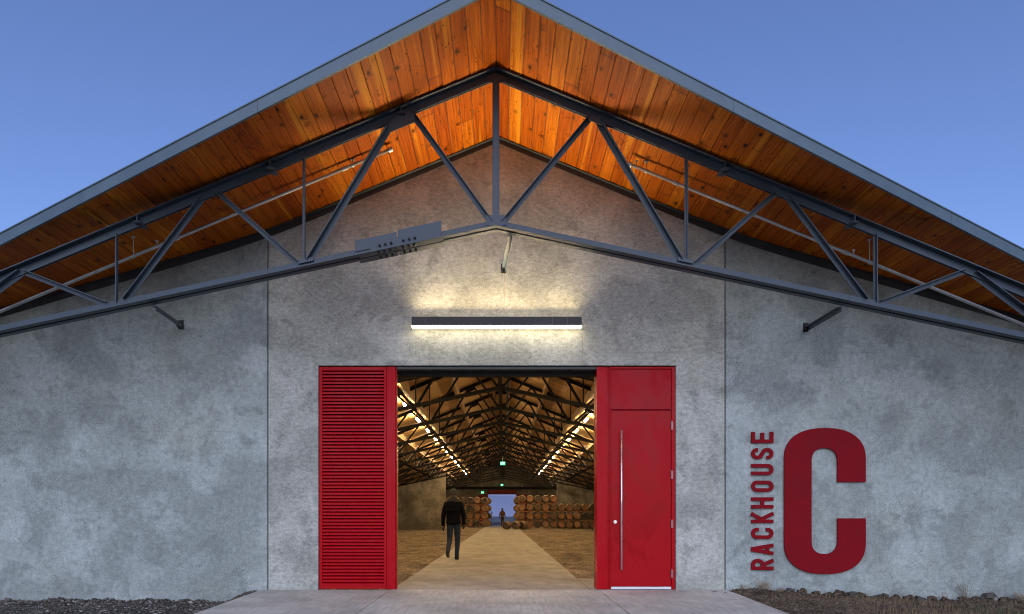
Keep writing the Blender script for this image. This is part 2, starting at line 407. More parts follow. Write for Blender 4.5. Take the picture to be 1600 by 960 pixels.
gl = MB(); grid(gl, -14, -3.1, -11.5, .1, 170, 180, lambda x, y: gz(x, y) + rnd.uniform(-.008, .008))
tag(gl.build('gravel_ground', 'gravel', smooth=True), kind='structure')
gr = MB(); grid(gr, 3.1, 14, -11.5, .1, 170, 180, lambda x, y: gz(x, y) + rnd.uniform(-.01, .01))
tag(gr.build('dirt_ground', 'soil', smooth=True), kind='structure')
# apron slabs with tooled joints
ap = MB()
def slab(mb, quad, z0=-.15, z1=0.):
    vs = [(x, y, z) for z in (z0, z1) for (x, y) in quad]
    mb.add(vs, [(3, 2, 1, 0), (4, 5, 6, 7), (0, 1, 5, 4), (1, 2, 6, 5), (2, 3, 7, 6), (3, 0, 4, 7)])
JL, JR, gp = -1.72, 1.47, .006
yb = -9.2
slab(ap, [(-3.3, yb), (JL - gp, yb), (JL - gp, 0.), (-3.72, 0.)])
slab(ap, [(JL + gp, yb), (JR - gp, yb), (JR - gp, 0.), (JL + gp, 0.)])
slab(ap, [(JR + gp, yb), (3.05, yb), (3.44, 0.), (JR + gp, 0.)])
tag(ap.build('entrance_apron', 'apron', bevel=.006), kind='structure')
# path through the building, and the strip of slab inside the door
pa = MB()
yy = .0 + .006
for k, L in enumerate([2.0] + [3.9] * 16):
    y1 = min(yy + L - .008, YEND - .1); slab(pa, [(JL, yy), (1.34, yy), (1.34, y1), (JL, y1)], -.12, .0); yy = y1 + .008
slab(pa, [(1.352, .006), (HW, .006), (HW, 1.96), (1.352, 1.96)], -.12, -.002)
tag(pa.build('interior_path', 'path', bevel=.004), kind='structure')
di = MB()
rnd = random.Random(9)
def dz(x, y): return -.03 + .010 * math.sin(x * 5 + math.sin(y * 2)) * math.sin(y * 3.3) + rnd.uniform(-.007, .007)
grid(di, -HW, JL, .02, 30, 90, 300, dz); grid(di, 1.34, HW, 1.9, 30, 90, 280, dz)
grid(di, -HW, JL, 30, YEND, 40, 60, lambda x, y: -.03); grid(di, 1.34, HW, 30, YEND, 40, 60, lambda x, y: -.03)
tag(di.build('interior_gravel', 'dirt'), kind='structure')
# hills beyond the far door, raised to cover the bright low sky
hl = MB(); rnd = random.Random(2)
def ridge(mb, y, base, hs, seed):
    r = random.Random(seed); n = 120; ph = [r.uniform(0, 6) for _ in range(5)]
    vs = []
    for i in range(n + 1):
        x = -900 + 1800 * i / n
        h = base + hs * (.5 + .25 * math.sin(x * .006 + ph[0]) + .15 * math.sin(x * .017 + ph[1]) + .08 * math.sin(x * .05 + ph[2]))
        vs += [(x, y - 60, -1), (x, y, h), (x, y + 80, -1)]
    fs = []
    for i in range(n):
        a = i * 3; fs += [(a, a + 3, a + 4, a + 1), (a + 1, a + 4, a + 5, a + 2)]
    mb.add(vs, fs)
ridge(hl, 700, 14, 8, 3); ridge(hl, 1250, 55, 26, 8)
tag(hl.build('hills', 'hill', smooth=True), kind='structure')

# ------------------------------------------------------------------ the warehouse
wh = empty('warehouse', (0, 0, 0))
tag(wh, 'grey concrete warehouse with overhanging timber lined gable roof and open red doorway', 'building')
xL, zT = P(497, 571); xR, _ = P(1057, 571); xL = -2.842; xR = 2.66; zT = H + (805 - 571.5) / S
jL = P(418, 0)[0]; jR = P(1133.5, 0)[0]
def top_pts(x0, x1, dz=0.):
    n = max(2, int(abs(x1 - x0) / .25)); return [(x0 + (x1 - x0) * i / n, zroof(x0 + (x1 - x0) * i / n) + dz) for i in range(n + 1)]
g_ = .009
b1 = MB().prism([(-HW, -.5), (jL - g_, -.5)] + top_pts(jL - g_, -HW, .08), 0, WT).build('wall_panel', 'side_concrete', wh, bevel=.012)
b2_ = MB().prism([(jR + g_, -.5), (HW, -.5)] + top_pts(HW, jR + g_, .08), 0, WT).build('wall_panel', 'side_concrete', wh, bevel=.012)
cpts = [(jL + g_, -.3), (xL, -.3), (xL, zT), (xR, zT), (xR, -.3), (jR - g_, -.3)] + top_pts(jR - g_, XC, .08) + top_pts(XC, jL + g_, .08)[1:]
cp = MB().prism(cpts, 0, WT).build('wall_panel', 'centre_concrete', wh, bevel=.012)
ms = painted('sealant', (.22, .22, .21), .9)
for j_ in (jL, jR): MB().box(j_ - .03, j_ + .03, .035, .06, -.3, zroof(j_)).build('joint_sealant', ms, wh)
# side, far and cross walls
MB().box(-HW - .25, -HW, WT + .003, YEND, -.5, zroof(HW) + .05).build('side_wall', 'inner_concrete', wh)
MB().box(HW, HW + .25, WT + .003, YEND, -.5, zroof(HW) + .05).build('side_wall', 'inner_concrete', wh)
ox0, ox1, oz = -1.72, 1.55, 3.0
fo0, fo1 = XC - 1.53 + .03, XC + 1.47 + .03
fz = H + 32 / 1098 * 75.6
fpts = [(-HW, -.3), (fo0, -.3), (fo0, fz), (fo1, fz), (fo1, -.3), (HW, -.3)] + top_pts(HW, XC, .0) + top_pts(XC, -HW, .0)[1:]
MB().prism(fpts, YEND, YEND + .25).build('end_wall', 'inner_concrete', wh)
for x0 in (-7.4, -3.9, 3.7, 7.2): MB().box(x0 - .02, x0 + .02, YEND - .012, YEND - .002, 0, zroof(x0) - .05).build('wall_joint', 'rubber', wh)
MB().box(-HW, HW, YEND - .2, YEND - .02, H + 40 / 1098 * 75.6, H + 44 / 1098 * 75.6).build('wall_beam', 'inner_steel', wh)
yl = 44.3; yr = 50.6
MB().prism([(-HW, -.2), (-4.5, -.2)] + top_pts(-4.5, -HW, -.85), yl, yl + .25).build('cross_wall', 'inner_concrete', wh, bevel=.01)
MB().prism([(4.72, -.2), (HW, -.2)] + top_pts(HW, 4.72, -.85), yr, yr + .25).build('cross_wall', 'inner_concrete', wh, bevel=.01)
MB().box(-4.42 - .13, -4.42 + .05, 18.3, 18.5, 0, 4.2).build('timber_post', 'post', wh)

# roof: boards outside, deck inside, roofing above, metal fascia round the prow
rf = MB()
nx = 66
xs = [XC + k * PW for k in range(-nx, nx + 1)]
th = .022
for k in range(len(xs) - 1):
    a, c = xs[k] + .003, xs[k + 1] - .003
    za, zc = zroof(a), zroof(c); ya, yc = yedge(a), yedge(c)
    e = .006
    pr = [(a, za + e), (a + e, za), (c - e, zc), (c, zc + e), (c, zc + th), (a, za + th)]
    vs = [(x, ya if i in (0, 1, 5) else yc, z) for i, (x, z) in enumerate(pr)] + [(x, .0, z) for x, z in pr]
    rf.add(vs, [tuple(range(6)), tuple(range(11, 5, -1))] + [(i, 6 + i, 6 + (i + 1) % 6, (i + 1) % 6) for i in range(6)])
roof = MB()
xr = [-HW - .4 + i * (2 * HW + .8) / 120 for i in range(121)]; xr = sorted(xr + [XC])
vs = []
for x in xr: vs += [(x, yedge(x) + .01, zroof(x) + th + .004), (x, yedge(x) + .01, zroof(x) + .135), (x, YEND + .6, zroof(x) + th + .004), (x, YEND + .6, zroof(x) + .135)]
fs = []
for i in range(len(xr) - 1):
    a = i * 4; c = a + 4
    fs += [(a, c, c + 2, a + 2), (a + 1, a + 3, c + 3, c + 1), (a, a + 1, c + 1, c), (a + 2, c + 2, c + 3, a + 3)]
roof.add(vs, fs); ro = roof.build('roof', 'roofing', wh)
rf.build('soffit_boards', 'soffit', ro)
dk = MB(); vs = []
for x in xr: vs += [(x, WT - .02, zroof(x) + .0165), (x, YEND + .2, zroof(x) + .0165)]
dk.add(vs, [(2 * i, 2 * i + 1, 2 * i + 3, 2 * i + 2) for i in range(len(xr) - 1)]); dk.build('roof_deck', 'deck', ro)
# fascia in lengths
def fascia(x0, x1):
    mb = MB(); n = max(2, int(abs(x1 - x0) / .3)); vs = []
    for i in range(n + 1):
        x = x0 + (x1 - x0) * i / n; z = zroof(x); y = yedge(x)
        vs += [(x, y - .035, z - .022), (x, y - .035, z + .118), (x, y - .046, z + .121), (x, y - .046, z + .136), (x, y + .08, z + .146), (x, y - .0, z - .022)]
    m_ = 6; fs = [tuple(range(m_)), tuple(range(n * m_ + m_ - 1, n * m_ - 1, -1))]
    for i in range(n):
        for j in range(m_):
            a = i * m_ + j; b_ = i * m_ + (j + 1) % m_; fs.append((a, b_, b_ + m_, a + m_))
    mb.add(vs, fs); mb.build('fascia', 'fascia', ro)
for sx in (-1, 1):
    e = [XC] + [XC + sx * v for v in (2.75, 5.75, 8.75, HW + .35)]
    for a, c in zip(e[:-1], e[1:]): fascia(a + sx * .0015, c - sx * .0015)
# trim angle along the top of the wall
for sx in (-1, 1):
    mb = MB(); n = 40; vs = []
    for i in range(n + 1):
        x = XC + sx * (.0 + HW * i / n); z = zroof(x); hh = .085 + .03 * min(1, i / 18)
        vs += [(x, -.012, z - .008), (x, -.012, z - hh), (x, -.002, z - hh), (x, -.07, z - .008), (x, -.07, z - .016), (x, -.014, z - .016)]
    mb.add([], [])
    fs = []
    for i in range(n):
        for (p, q) in ((0, 1), (1, 2), (3, 4), (4, 5), (3, 0), (5, 0)):
            a = i * 6 + p; b_ = i * 6 + q; fs.append((a, b_, b_ + 6, a + 6))
    mb.add(vs, fs); mb.build('wall_trim', 'trim', ro)

# purlins inside
for ux in (.32, 1.75, 3.25, 4.85, 6.5, 8.2, 9.8):
    for sx in (-1, 1):
        x = XC + sx * ux; z = zroof(x)
        MB().box(x - .06, x + .06, WT + .05, YEND - .02, z - .30, z + .006).build('purlin', 'purlin', wh)

# ---- trusses
def TZt(x): return H + (694 - .413 * abs(x) * 1.18 * S) / 1.18 / S      # top chord, upper edge; x from the centre line
def TZb(x): return H + (460 - .213 * abs(x) * 1.18 * S) / 1.18 / S      # bottom chord, upper edge
def lx(px): return (px - 775) / S / 1.18
TX = (775 - 786) / S / 1.18
TEND = 11.0
def make_truss(steel, splice):
    t = empty('truss', (TX, -1.647, 0)); t.parent = wh
    for sx in (-1, 1):
        p0 = (0, 0, TZt(0)); p1 = (sx * TEND, 0, TZt(TEND))
        mb = MB()
        for s2 in (-1, 1):
            mb.bar((p0[0], s2 * .016, p0[2] - .055), (p1[0], s2 * .016, p1[2] - .055), .012, .11, up=(0, 0, 1))
            mb.bar((p0[0], s2 * .064, p0[2] - .0065), (p1[0], s2 * .064, p1[2] - .0065), .084, .013, up=(0, 0, 1))
        mb.build('top_chord', steel, t)
        p0 = (0, 0, TZb(0)); p1 = (sx * TEND, 0, TZb(TEND))
        mb = MB()
        for s2 in (-1, 1):
            mb.bar((p0[0], s2 * .017, p0[2] - .045), (p1[0], s2 * .017, p1[2] - .045), .012, .09, up=(0, 0, 1))
            mb.bar((p0[0], s2 * .067, p0[2] - .0975), (p1[0], s2 * .067, p1[2] - .0975), .09, .013, up=(0, 0, 1))
        mb.build('bottom_chord', steel, t)
    def web(xa, za, xb, zb, wd=.062, name='web_member', two=True):
        d = Vector((xb - xa, 0, zb - za)).normalized(); up = Vector((-d.z, 0, d.x))
        if up.z < 0: up = -up
        mb = MB(); a = Vector((xa, 0, za)); c = Vector((xb, 0, zb))
        mb.bar(a, c, .010, wd, up=up)                      # leg in the truss plane
        yoff = Vector((0, -wd / 2 - .006, 0))
        mb.bar(a + yoff + up * (wd / 2 - .006), c + yoff + up * (wd / 2 - .006), wd, .010, up=up)
        if two:
            yoff = Vector((0, wd / 2 + .006, 0))
            mb.bar(a + yoff + up * (wd / 2 - .006), c + yoff + up * (wd / 2 - .006), wd, .010, up=up)
        mb.build(name, steel, t)
    T = lambda px, off=.09: (lx(px), TZt(lx(px)) - off)
    B = lambda px, off=.02: (lx(px), TZb(lx(px)) - off)
    # king post
    mb = MB(); mb.bar((-.018, 0, TZb(0) - .05), (-.018, 0, TZt(0) - .05), .01, .055, up=(1, 0, 0)); mb.bar((.018, 0, TZb(0) - .05), (.018, 0, TZt(0) - .05), .01, .055, up=(1, 0, 0))
    mb.box(-.036, .036, -.045, -.034, TZb(0) - .05, TZt(0) - .06); mb.build('king_post', steel, t)
    for (a, c, wd) in ((T(642), B(767), .062), (T(617), B(484), .072), (T(340), B(466), .062), (T(318), B(197), .062), (T(38), B(168), .062), (T(35), B(-115), .075),
                       (T(-250), B(-130), .06),
                       (T(924), B(786), .062), (T(932), B(1062), .072), (T(1212), B(1086), .062), (T(1230), B(1351), .062), (T(1508), B(1374), .062), (T(1520), B(1665), .075), (T(1790), B(1680), .06)):
        web(a[0], a[1], c[0], c[1], wd)
    for px in (475, 182, -110, 1072, 1367, 1660):
        a, c = T(px), B(px); web(a[0], a[1], c[0], c[1], .038, 'web_post', False)
    # gusset plates
    for (x, z, w_, h_) in ((0, TZb(0) - .015, .26, .13), (0, TZt(0) - .135, .22, .10), (lx(628), TZt(lx(628)) - .175, .34, .17), (lx(930), TZt(lx(930)) - .13, .2, .08), (lx(479), TZb(lx(479)) - .01, .2, .05), (lx(1070), TZb(lx(1070)) - .01, .2, .05)):
        sl = (.413 if z > 5 else .213) * (-1 if x > 0 else 1) if abs(x) > .1 else 0
        mb = MB().prism([(x - w_ / 2, z - h_ / 2 - sl * w_ / 2), (x + w_ / 2, z - h_ / 2 + sl * w_ / 2), (x + w_ / 2, z + h_ / 2 + sl * w_ / 2), (x - w_ / 2, z + h_ / 2 - sl * w_ / 2)], -.052, -.044)
        mb.build('gusset_plate', steel, t)
    # clips on the top chord
    for px in (220, 425, 628, 1130, 1330):
        x = lx(px); z = TZt(x)
        mb = MB().box(x - .05, x + .05, -.115, .115, z - .10, z - .088); mb.box(x - .006, x + .006, -.115, .115, z - .088, z - .012); mb.build('chord_clip', steel, t)
    # small stiffener plates on the bottom chord
    for px in (220, 410, 520, 705, 1335):
        x = lx(px); sl = .213 * (1 if x < 0 else -1); z = TZb(x)
        MB().bar((x - .07, -.026, z - .03 - sl * .07), (x + .07, -.026, z - .03 + sl * .07), .008, .055, up=(0, 0, 1)).build('batten_plate', steel, t)
    return t
trussA = make_truss(M['steel'], True)
trussB = make_truss(M['inner_steel'], False)
trussB.location.y = -1.647 + 3.9
for k in range(2, 17):
    c = copy_tree(trussB, wh); c.location.y = -1.647 + 3.9 * k
# bolted splice on the left of the outer bottom chord
sp = empty('splice_joint'); sp.parent = trussA
SP0, SP1 = lx(556), lx(690)
def spz(x): return TZb(x)
sl = .213
def plate(mb, x0, x1, zo0, zo1, y0, y1):
    mb.prism([(x0, spz(x0) + zo0), (x1, spz(x1) + zo0), (x1, spz(x1) + zo1), (x0, spz(x0) + zo1)], y0, y1)
xm = lx(621)
mb = MB(); plate(mb, SP0, xm - .008, -.03, .115, -.036, -.026); mb.build('splice_plate', 'steel', trussA)
mb = MB(); plate(mb, xm + .008, SP1 - .0, -.03, .135, -.036, -.026); mb.build('splice_plate', 'steel', trussA)
mb = MB(); plate(mb, lx(580), SP1, -.095, .045, -.047, -.037); mb.build('splice_plate', 'steel', trussA)
for s2 in (-1, 1):
    mb = MB()
    y0, y1 = (-.155, -.012) if s2 < 0 else (.012, .155)
    plate(mb, lx(560 if s2 > 0 else 563), xm - .006, -.122, -.106, y0, y1); plate(mb, xm + .006, SP1 + .02, -.122, -.106, y0, y1)
    mb.build('splice_plate', 'steel', trussA)
for px in (594, 603, 612, 631, 640, 649):
    x = lx(px); z = spz(x)
    mb = MB().tube((x, -.075, z - .02), (x, -.047, z - .02), .017, 6); mb.tube((x, -.088, z - .02), (x, -.07, z - .02), .010, 8); mb.build('bolt', 'bolt', trussA)
    for yy_ in (-.10, .07):
        mb = MB().tube((x, yy_, z - .122), (x, yy_, z - .138), .017, 6); mb.tube((x, yy_, z - .138), (x, yy_, z - .149), .010, 8); mb.build('bolt', 'bolt', trussA)
bpy.data.objects.remove(sp)
# braces between the outer truss and the wall
def brace(p0, p1, nm='wall_brace'):
    o = empty('wall_brace'); o.parent = wh
    d = Vector(p1) - Vector(p0)
    mb = MB().bar(p0, p1, .055, .008, up=(0, 0, 1)); mb.bar(p0, p1, .008, .055, up=(0, 0, 1), oa=.024, ob=-.031); mb.build('brace_angle', 'steel', o)
    x, y, z = p1
    mb = MB().box(x - .04, x + .04, -.012, -.001, z - .07, z + .07); mb.box(x - .03, x - .02, -.09, -.012, z - .05, z + .03); mb.build('brace_bracket', 'bolt', o)
    for zz in (-.045, .045): MB().tube((x + .015, -.03, z + zz), (x + .015, -.012, z + zz), .013, 6).build('bolt', 'bolt', o)
yT = -1.647
a = P(240, 478, 1.18); c = P(283, 508); brace((a[0], yT, a[1]), (c[0], -.02, c[1]))
a = P(1312, 480, 1.18); c = P(1259, 512); brace((a[0], yT, a[1]), (c[0], -.02, c[1]))
a = P(797, 366, 1.18); c = P(787, 420); brace((a[0], yT + .05, a[1]), (c[0], -.02, c[1]))
# sway braces inside
swp = None
for k in range(2, 16):
    for sx in (-1, 1):
        y = -1.647 + 3.9 * k; x = TX + sx * 4.9
        o = MB().bar((x, y, TZb(4.9) - .02), (x - sx * .35, y + 1.5, zroof(x) - .30), .035, .035, up=(1, 0, 0)).bar((x, y, TZb(4.9) - .02), (x + sx * .35, y - 1.5, zroof(x) - .30), .035, .035, up=(1, 0, 0)).build('sway_brace', painted('brace_galv', (.16, .15, .135), .5, .4) if swp is None else swp, wh)
        swp = o.data.materials[0]
# ridge services run
MB().box(XC - .06, XC + .06, WT + .1, YEND - .1, TZb(0) - .0, TZb(0) + .12).build('ridge_beam', 'inner_steel', wh)
MB().tube((XC + .25, .4, 5.5), (XC + .25, YEND - .1, 5.5), .045).build('ridge_pipe', 'inner_steel', wh)

# ---- the doorway
zd = 0.0
yF = .03      # face of the frames, a little back from the wall face
bx = lambda a: (a - 786) / S
zz = lambda a: H + (805 - a) / S
# left louvre
lo = empty('louvre_panel', (0, 0, 0)); lo.parent = wh
x0, x1 = bx(498), bx(603); zb, zt = .012, zz(573)
mb = MB(); mb.box(x0, x0 + .045, yF, yF + .12, zb, zt); mb.box(x1 - .035, x1, yF, yF + .12, zb, zt)
mb.box(x0 + .045, x1 - .035, yF, yF + .12, zt - .055, zt); mb.box(x0 + .045, x1 - .035, yF, yF + .12, zb, zb + .05)
mb.build('frame', 'red', lo, bevel=.003)
mb = MB(); n = 64; a0, a1 = zb + .05, zt - .055
for i in range(n):
    z = a0 + (a1 - a0) * (i + .5) / n; p = (a1 - a0) / n
    xx0, xx1 = x0 + .046, x1 - .036
    pr = [(yF + .006, z - p * .46), (yF + .006, z + p * .02), (yF + .05, z + p * .40), (yF + .054, z + p * .34), (yF + .012, z - p * .02)]
    vs = [(xx0, y, zq) for y, zq in pr] + [(xx1, y, zq) for y, zq in pr]; m5 = 5
    mb.add(vs, [tuple(range(5)), tuple(range(9, 4, -1))] + [(j, 5 + j, 5 + (j + 1) % 5, (j + 1) % 5) for j in range(5)])
mb.build('blades', 'red', lo)
MB().box(x0 + .046, x1 - .036, yF + .085, yF + .095, zb + .05, zt - .055).build('backing', painted('louvre_back_shade', (.09, .004, .006), .6), lo)  # backing coloured dark to stand for the shadows between the blades
# left jamb post
MB().box(x1 + .004, bx(617.5), yF - .005, yF + .14, 0.002, zt).build('jamb_post', 'red', wh, bevel=.004)
MB().box(bx(617.5) + .002, bx(619), yF + .03, yF + .10, 0.002, zt).build('jamb_strip', 'red', wh)
# right jamb, door frame, transom, leaf
MB().box(bx(933), bx(949), yF - .005, WT + .10, 0.002, zt).build('jamb_post', 'red', wh, bevel=.004)
MB().box(bx(949) + .002, bx(952.5), yF + .03, yF + .12, .002, zt).build('jamb_strip', 'red', wh)
df = empty('door', (0, 0, 0)); df.parent = wh
fx0, fx1 = bx(952.8), bx(1056); 
mb = MB(); mb.box(fx0, fx0 + .022, yF, yF + .14, 0.002, zt); mb.box(fx1 - .055, fx1, yF, yF + .14, .002, zt); mb.box(fx0 + .022, fx1 - .055, yF, yF + .14, zt - .028, zt)
mb.build('frame', 'red', df, bevel=.003)
dx0, dx1 = fx0 + .028, fx1 - .061
MB().box(dx0, dx1, yF + .018, yF + .07, zz(639.5), zt - .034).build('transom_panel', 'red_door', df, bevel=.004)
MB().box(dx0, dx1, yF + .018, yF + .07, .045, zz(641)).build('leaf', 'red_door', df, bevel=.004)
MB().box(dx0 + .0, dx1, yF + .085, yF + .09, .01, zt - .03).build('stop', 'rubber', df)
MB().box(dx0, dx1, yF + .004, yF + .08, .004, .040).build('threshold', 'white_metal', df, bevel=.002)
hx = bx(971)
mb = MB(); mb.tube((hx, yF - .055, zz(891)), (hx, yF - .055, zz(673)), .015, 14)
for q in (700, 782, 864): mb.tube((hx, yF - .055, zz(q)), (hx, yF + .02, zz(q)), .009, 10)
mb.build('handle', 'stainless', df, smooth=True)
mb = MB().tube((bx(962), yF + .018, zz(816)), (bx(962), yF - .002, zz(816)), .026, 16); mb.tube((bx(962), yF - .002, zz(816)), (bx(962), yF - .012, zz(816)), .017, 16); mb.build('lock', 'stainless', df)
for q in (665, 742, 819, 897):
    z = zz(q); x = bx(1050.5)
    mb = MB()
    for k in range(4): mb.tube((x, yF - .010, z - .065 + k * .033), (x, yF - .010, z - .065 + k * .033 + .030), .011, 10)
    mb.box(x - .012, x + .02, yF - .004, yF + .001, z - .06, z + .06); mb.build('hinge', painted('hinge_%d' % q, (.42, .30, .29), .35, .6), df)
# head track above the opening
MB().box(bx(620), bx(933), .035, .20, zt - .035, zt).build('door_head', 'trim', wh)
MB().box(bx(620), bx(933), .20, .36, zt - .10, zt - .036).build('door_head', 'inner_steel', wh)
MB().box(bx(560), bx(1000), WT + .01, WT + .5, zt + .02, zt + .45).build('shutter_housing', 'inner_steel', wh)
# far doorway seen from inside
yo = YEND - .03
far = lambda px: (px - 786) / 1098 * 75.6
farz = lambda py: H + (805 - py) / 1098 * 75.6
MB().box(far(761.5), far(808.5), yo - .35, yo, farz(773), farz(766)).build('far_door_housing', 'red_shaded', wh, bevel=.01)
MB().box(far(747), far(762), yo - .06, yo, 0.02, farz(772.5)).build('far_door_panel', 'red_shaded', wh)
MB().box(far(807.5), far(823), yo - .06, yo, 0.02, farz(772.5)).build('far_door_panel', 'red_shaded', wh)
MB().box(far(807.2), far(823), yo - .36, yo - .352, farz(781), farz(780)).build('far_door_rail', 'inner_steel', wh)

# ------------------------------------------------------------------ lamps
lf = empty('linear_light', (0, 0, 0)); tag(lf, 'long black linear wall light glowing above the doorway', 'wall light')
x0, x1 = bx(645.5), bx(907); z1, z0 = zz(500.5), zz(516.5)
mb = MB(); yw0, yw1 = -.185, -.075
mb.box(x0, x1, yw0, yw0 + .006, z0 + .0285, z1); mb.box(x0, x1, yw1 - .006, yw1, z0 + .0285, z1)
mb.box(x0, x0 + .008, yw0 + .006, yw1 - .006, z0 + .0285, z1); mb.box(x1 - .008, x1, yw0 + .006, yw1 - .006, z0 + .0285, z1)
mb.box(x0 + .008, x1 - .008, yw0 + .006, yw1 - .006, z0 + .07, z0 + .085)
mb.build('housing', 'lamp_black', lf)
MB().box(x0 + .002, x1 - .002, yw0 + .002, yw1 - .002, z0 + .006, z0 + .028).build('lower_diffuser', emit('lower_diffuser', (1, .84, .60), 8.0), lf)
MB().box(x0 + .012, x1 - .012, yw0 + .008, yw1 - .008, z1 - .045, z1 - .035).build('upper_diffuser', emit('upper_diffuser', (1, .80, .50), 4.), lf)
al = bpy.data.lights.new('uplight', 'AREA'); al.shape = 'RECTANGLE'; al.size = x1 - x0 - .05; al.size_y = .05; al.energy = 56; al.color = (1, .75, .44); al.spread = R(118)
ao = bpy.data.objects.new('uplight', al); C.objects.link(ao); ao.parent = lf; ao.location = ((x0 + x1) / 2, (yw0 + yw1) / 2, z1 - .03); ao.rotation_euler = (R(180 + 24), 0, 0)
for q in (665, 776, 888): MB().box(bx(q) - .03, bx(q) + .03, yw1, -.001, z0 + .05, z0 + .11).build('mounting_bracket', 'lamp_black', lf)
for q in (667, 862, 885): MB().box(bx(q), bx(q) + .003, yw0 - .0015, yw0 - .0004, z0 + .04, z1).build('joint_line', 'fascia', lf)

ZS = H + 415 / S
def make_strip():
    o = empty('strip_light')
    MB().box(-.035, .035, -.45, .45, .0, .055).build('diffuser', 'strip_light', o)
    MB().box(-.03, .03, -.5, .5, .0575, .085).build('housing', 'lamp_black', o)
    MB().tube((0, -.5, .10), (0, -.5, .30), .006, 6).build('hanger', 'inner_steel', o)
    MB().tube((0, .5, .10), (0, .5, .30), .006, 6).build('hanger', 'inner_steel', o)
    return o
st0 = None
for sx, side in ((-1, 'left'), (1, 'right')):
    for k in range(1, 16):
        o = make_strip() if st0 is None else copy_tree(st0)
        st0 = st0 or o
        y = -1.647 + 3.9 * (k + .5) - .6
        if y < WT + 1: y = 1.4
        o.location = (XC + .05 + sx * 3.59, y, ZS - .05)
        tag(o, '%s strip light from the entrance along the %s roof slope inside' % (ORD[k - 1], side), 'ceiling light', 'strip lights in two rows under the roof')
    MB().box(XC + .05 + sx * 3.59 - .03, XC + .05 + sx * 3.59 + .03, WT + .4, YEND - .4, ZS + .24, ZS + .28).build('light_rail', 'inner_steel', wh)

# exit signs
def letters_EXIT(w_, h_):
    mb = MB(); lw = w_ / 4.6; t_ = lw * .22; x = -w_ / 2 + lw * .1; hh = h_ / 2
    def seg(a, b_): mb.bar((a[0], 0, a[1]), (b_[0], 0, b_[1]), t_, .004, up=(0, 1, 0))
    for ch in 'EXIT':
        q = lw * .85
        if ch == 'E':
            seg((x, -hh), (x, hh)); [seg((x, z), (x + q, z)) for z in (-hh, 0, hh)]
        if ch == 'X': seg((x, -hh), (x + q, hh)); seg((x, hh), (x + q, -hh))
        if ch == 'I': seg((x + q / 2, -hh), (x + q / 2, hh))
        if ch == 'T': seg((x, hh), (x + q, hh)); seg((x + q / 2, -hh), (x + q / 2, hh))
        x += lw * 1.15
    return mb
def exit_sign(x, y, z, w_, h_, label, hang=0):
    o = empty('exit_sign', (x, y, z)); tag(o, label, 'exit sign', 'green exit signs')
    MB().box(-w_ / 2, w_ / 2, .0, .06, -h_ / 2, h_ / 2).build('sign_face', 'exit_green', o)
    mb = letters_EXIT(w_ * .8, h_ * .5); mb.build('lettering', 'exit_white', o, loc=(0, -.004, 0))
    if hang: MB().tube((0, .03, h_ / 2), (0, .03, h_ / 2 + hang), .012, 8).build('stem', 'white_metal', o)
pz = 1098 / 45.; exit_sign((785.7 - 786) / pz, 45 - D, H + (805 - 724.5) / pz, .31, .21, 'nearest green exit sign hanging from a stem under the ridge', .5)
pz = 1098 / 75.3; exit_sign((784.4 - 786) / pz, 75.1 - D, H + (805 - 758.3) / pz, .27, .19, 'small green exit sign on the far wall above the red door housing')
exit_sign((754 - 786) / pz, 75.3 - D, H + (805 - 770) / pz, .29, .2, 'green exit sign on the far wall left of the red door housing')
pz = 1098 / 75.2
o = MB().box(-.09, .09, 0, .08, -.07, .07).build('fire_beacon', painted('beacon_red', (.4, .03, .01), .4), loc=((784.6 - 786) / pz, 75.0 - D, H + (805 - 753.3) / pz)); tag(o, 'small red beacon on the far gable just above the exit sign', 'beacon')
for sx, px, side in ((-1, 753, 'left'), (1, 815.5, 'right')):
    o = empty('spotlight', ((px - 786) / pz, 74.6 - D, H + (805 - 760) / pz)); tag(o, 'small white spotlight on the far wall beam, %s of the centred exit sign' % side, 'spotlight')
    MB().tube((0, 0, 0), (0, -.14, -.04), .05, 12, .07).build('lamp_head', painted('spot_white_' + side, (.8, .78, .72), .4), o); MB().box(-.02, .02, 0, .10, -.02, .10).build('bracket', 'inner_steel', o)

# ------------------------------------------------------------------ sprinkler pipes under the soffit
def pipe(pa, pb, sa, label, heads, hangs, side):
    o = empty('sprinkler_pipe'); tag(o, label, 'pipe', 'sprinkler pipes under the eaves')
    y = -(D - D / sa); a = P(*pa, sa); b_ = P(*pb, sa); A = Vector((a[0], y, a[1])); B = Vector((b_[0], y, b_[1]))
    B2 = A + (B - A) * 1.35
    MB().tube(A, B2, .022, 12).build('pipe', 'galv', o, smooth=True)
    d = (B - A).normalized()
    MB().tube(A - d * .01, A + d * .05, .033, 12).build('end_cap', 'galv', o)
    for t_ in (.12 + .0, .55, 1.05):
        p = A + (B2 - A) * t_ / 1.35; MB().tube(p - d * .04, p + d * .04, .029, 12).build('coupling', 'galv', o)
    for t_ in heads:
        p = A + (B - A) * t_; mb = MB().tube(p, p + Vector((0, 0, .075)), .011, 8); mb.tube(p + Vector((0, 0, .075)), p + Vector((0, 0, .082)), .026, 10); mb.build('sprinkler_head', 'stainless', o)
    for t_ in hangs:
        p = A + (B - A) * t_; zt_ = zroof(p.x) - .002
        mb = MB().tube(p + Vector((0, 0, .02)), Vector((p.x, p.y, zt_)), .006, 6); mb.tube(Vector((p.x, p.y, zt_ - .012)), Vector((p.x, p.y, zt_)), .028, 8)
        mb.tube(p - d * .012, p + d * .012, .031, 12); mb.build('hanger', 'galv', o)
pipe((612, 233), (0, 487), 1.10, 'galvanised sprinkler pipe under the left soffit', (.03, .60), (.10, .66), -1)
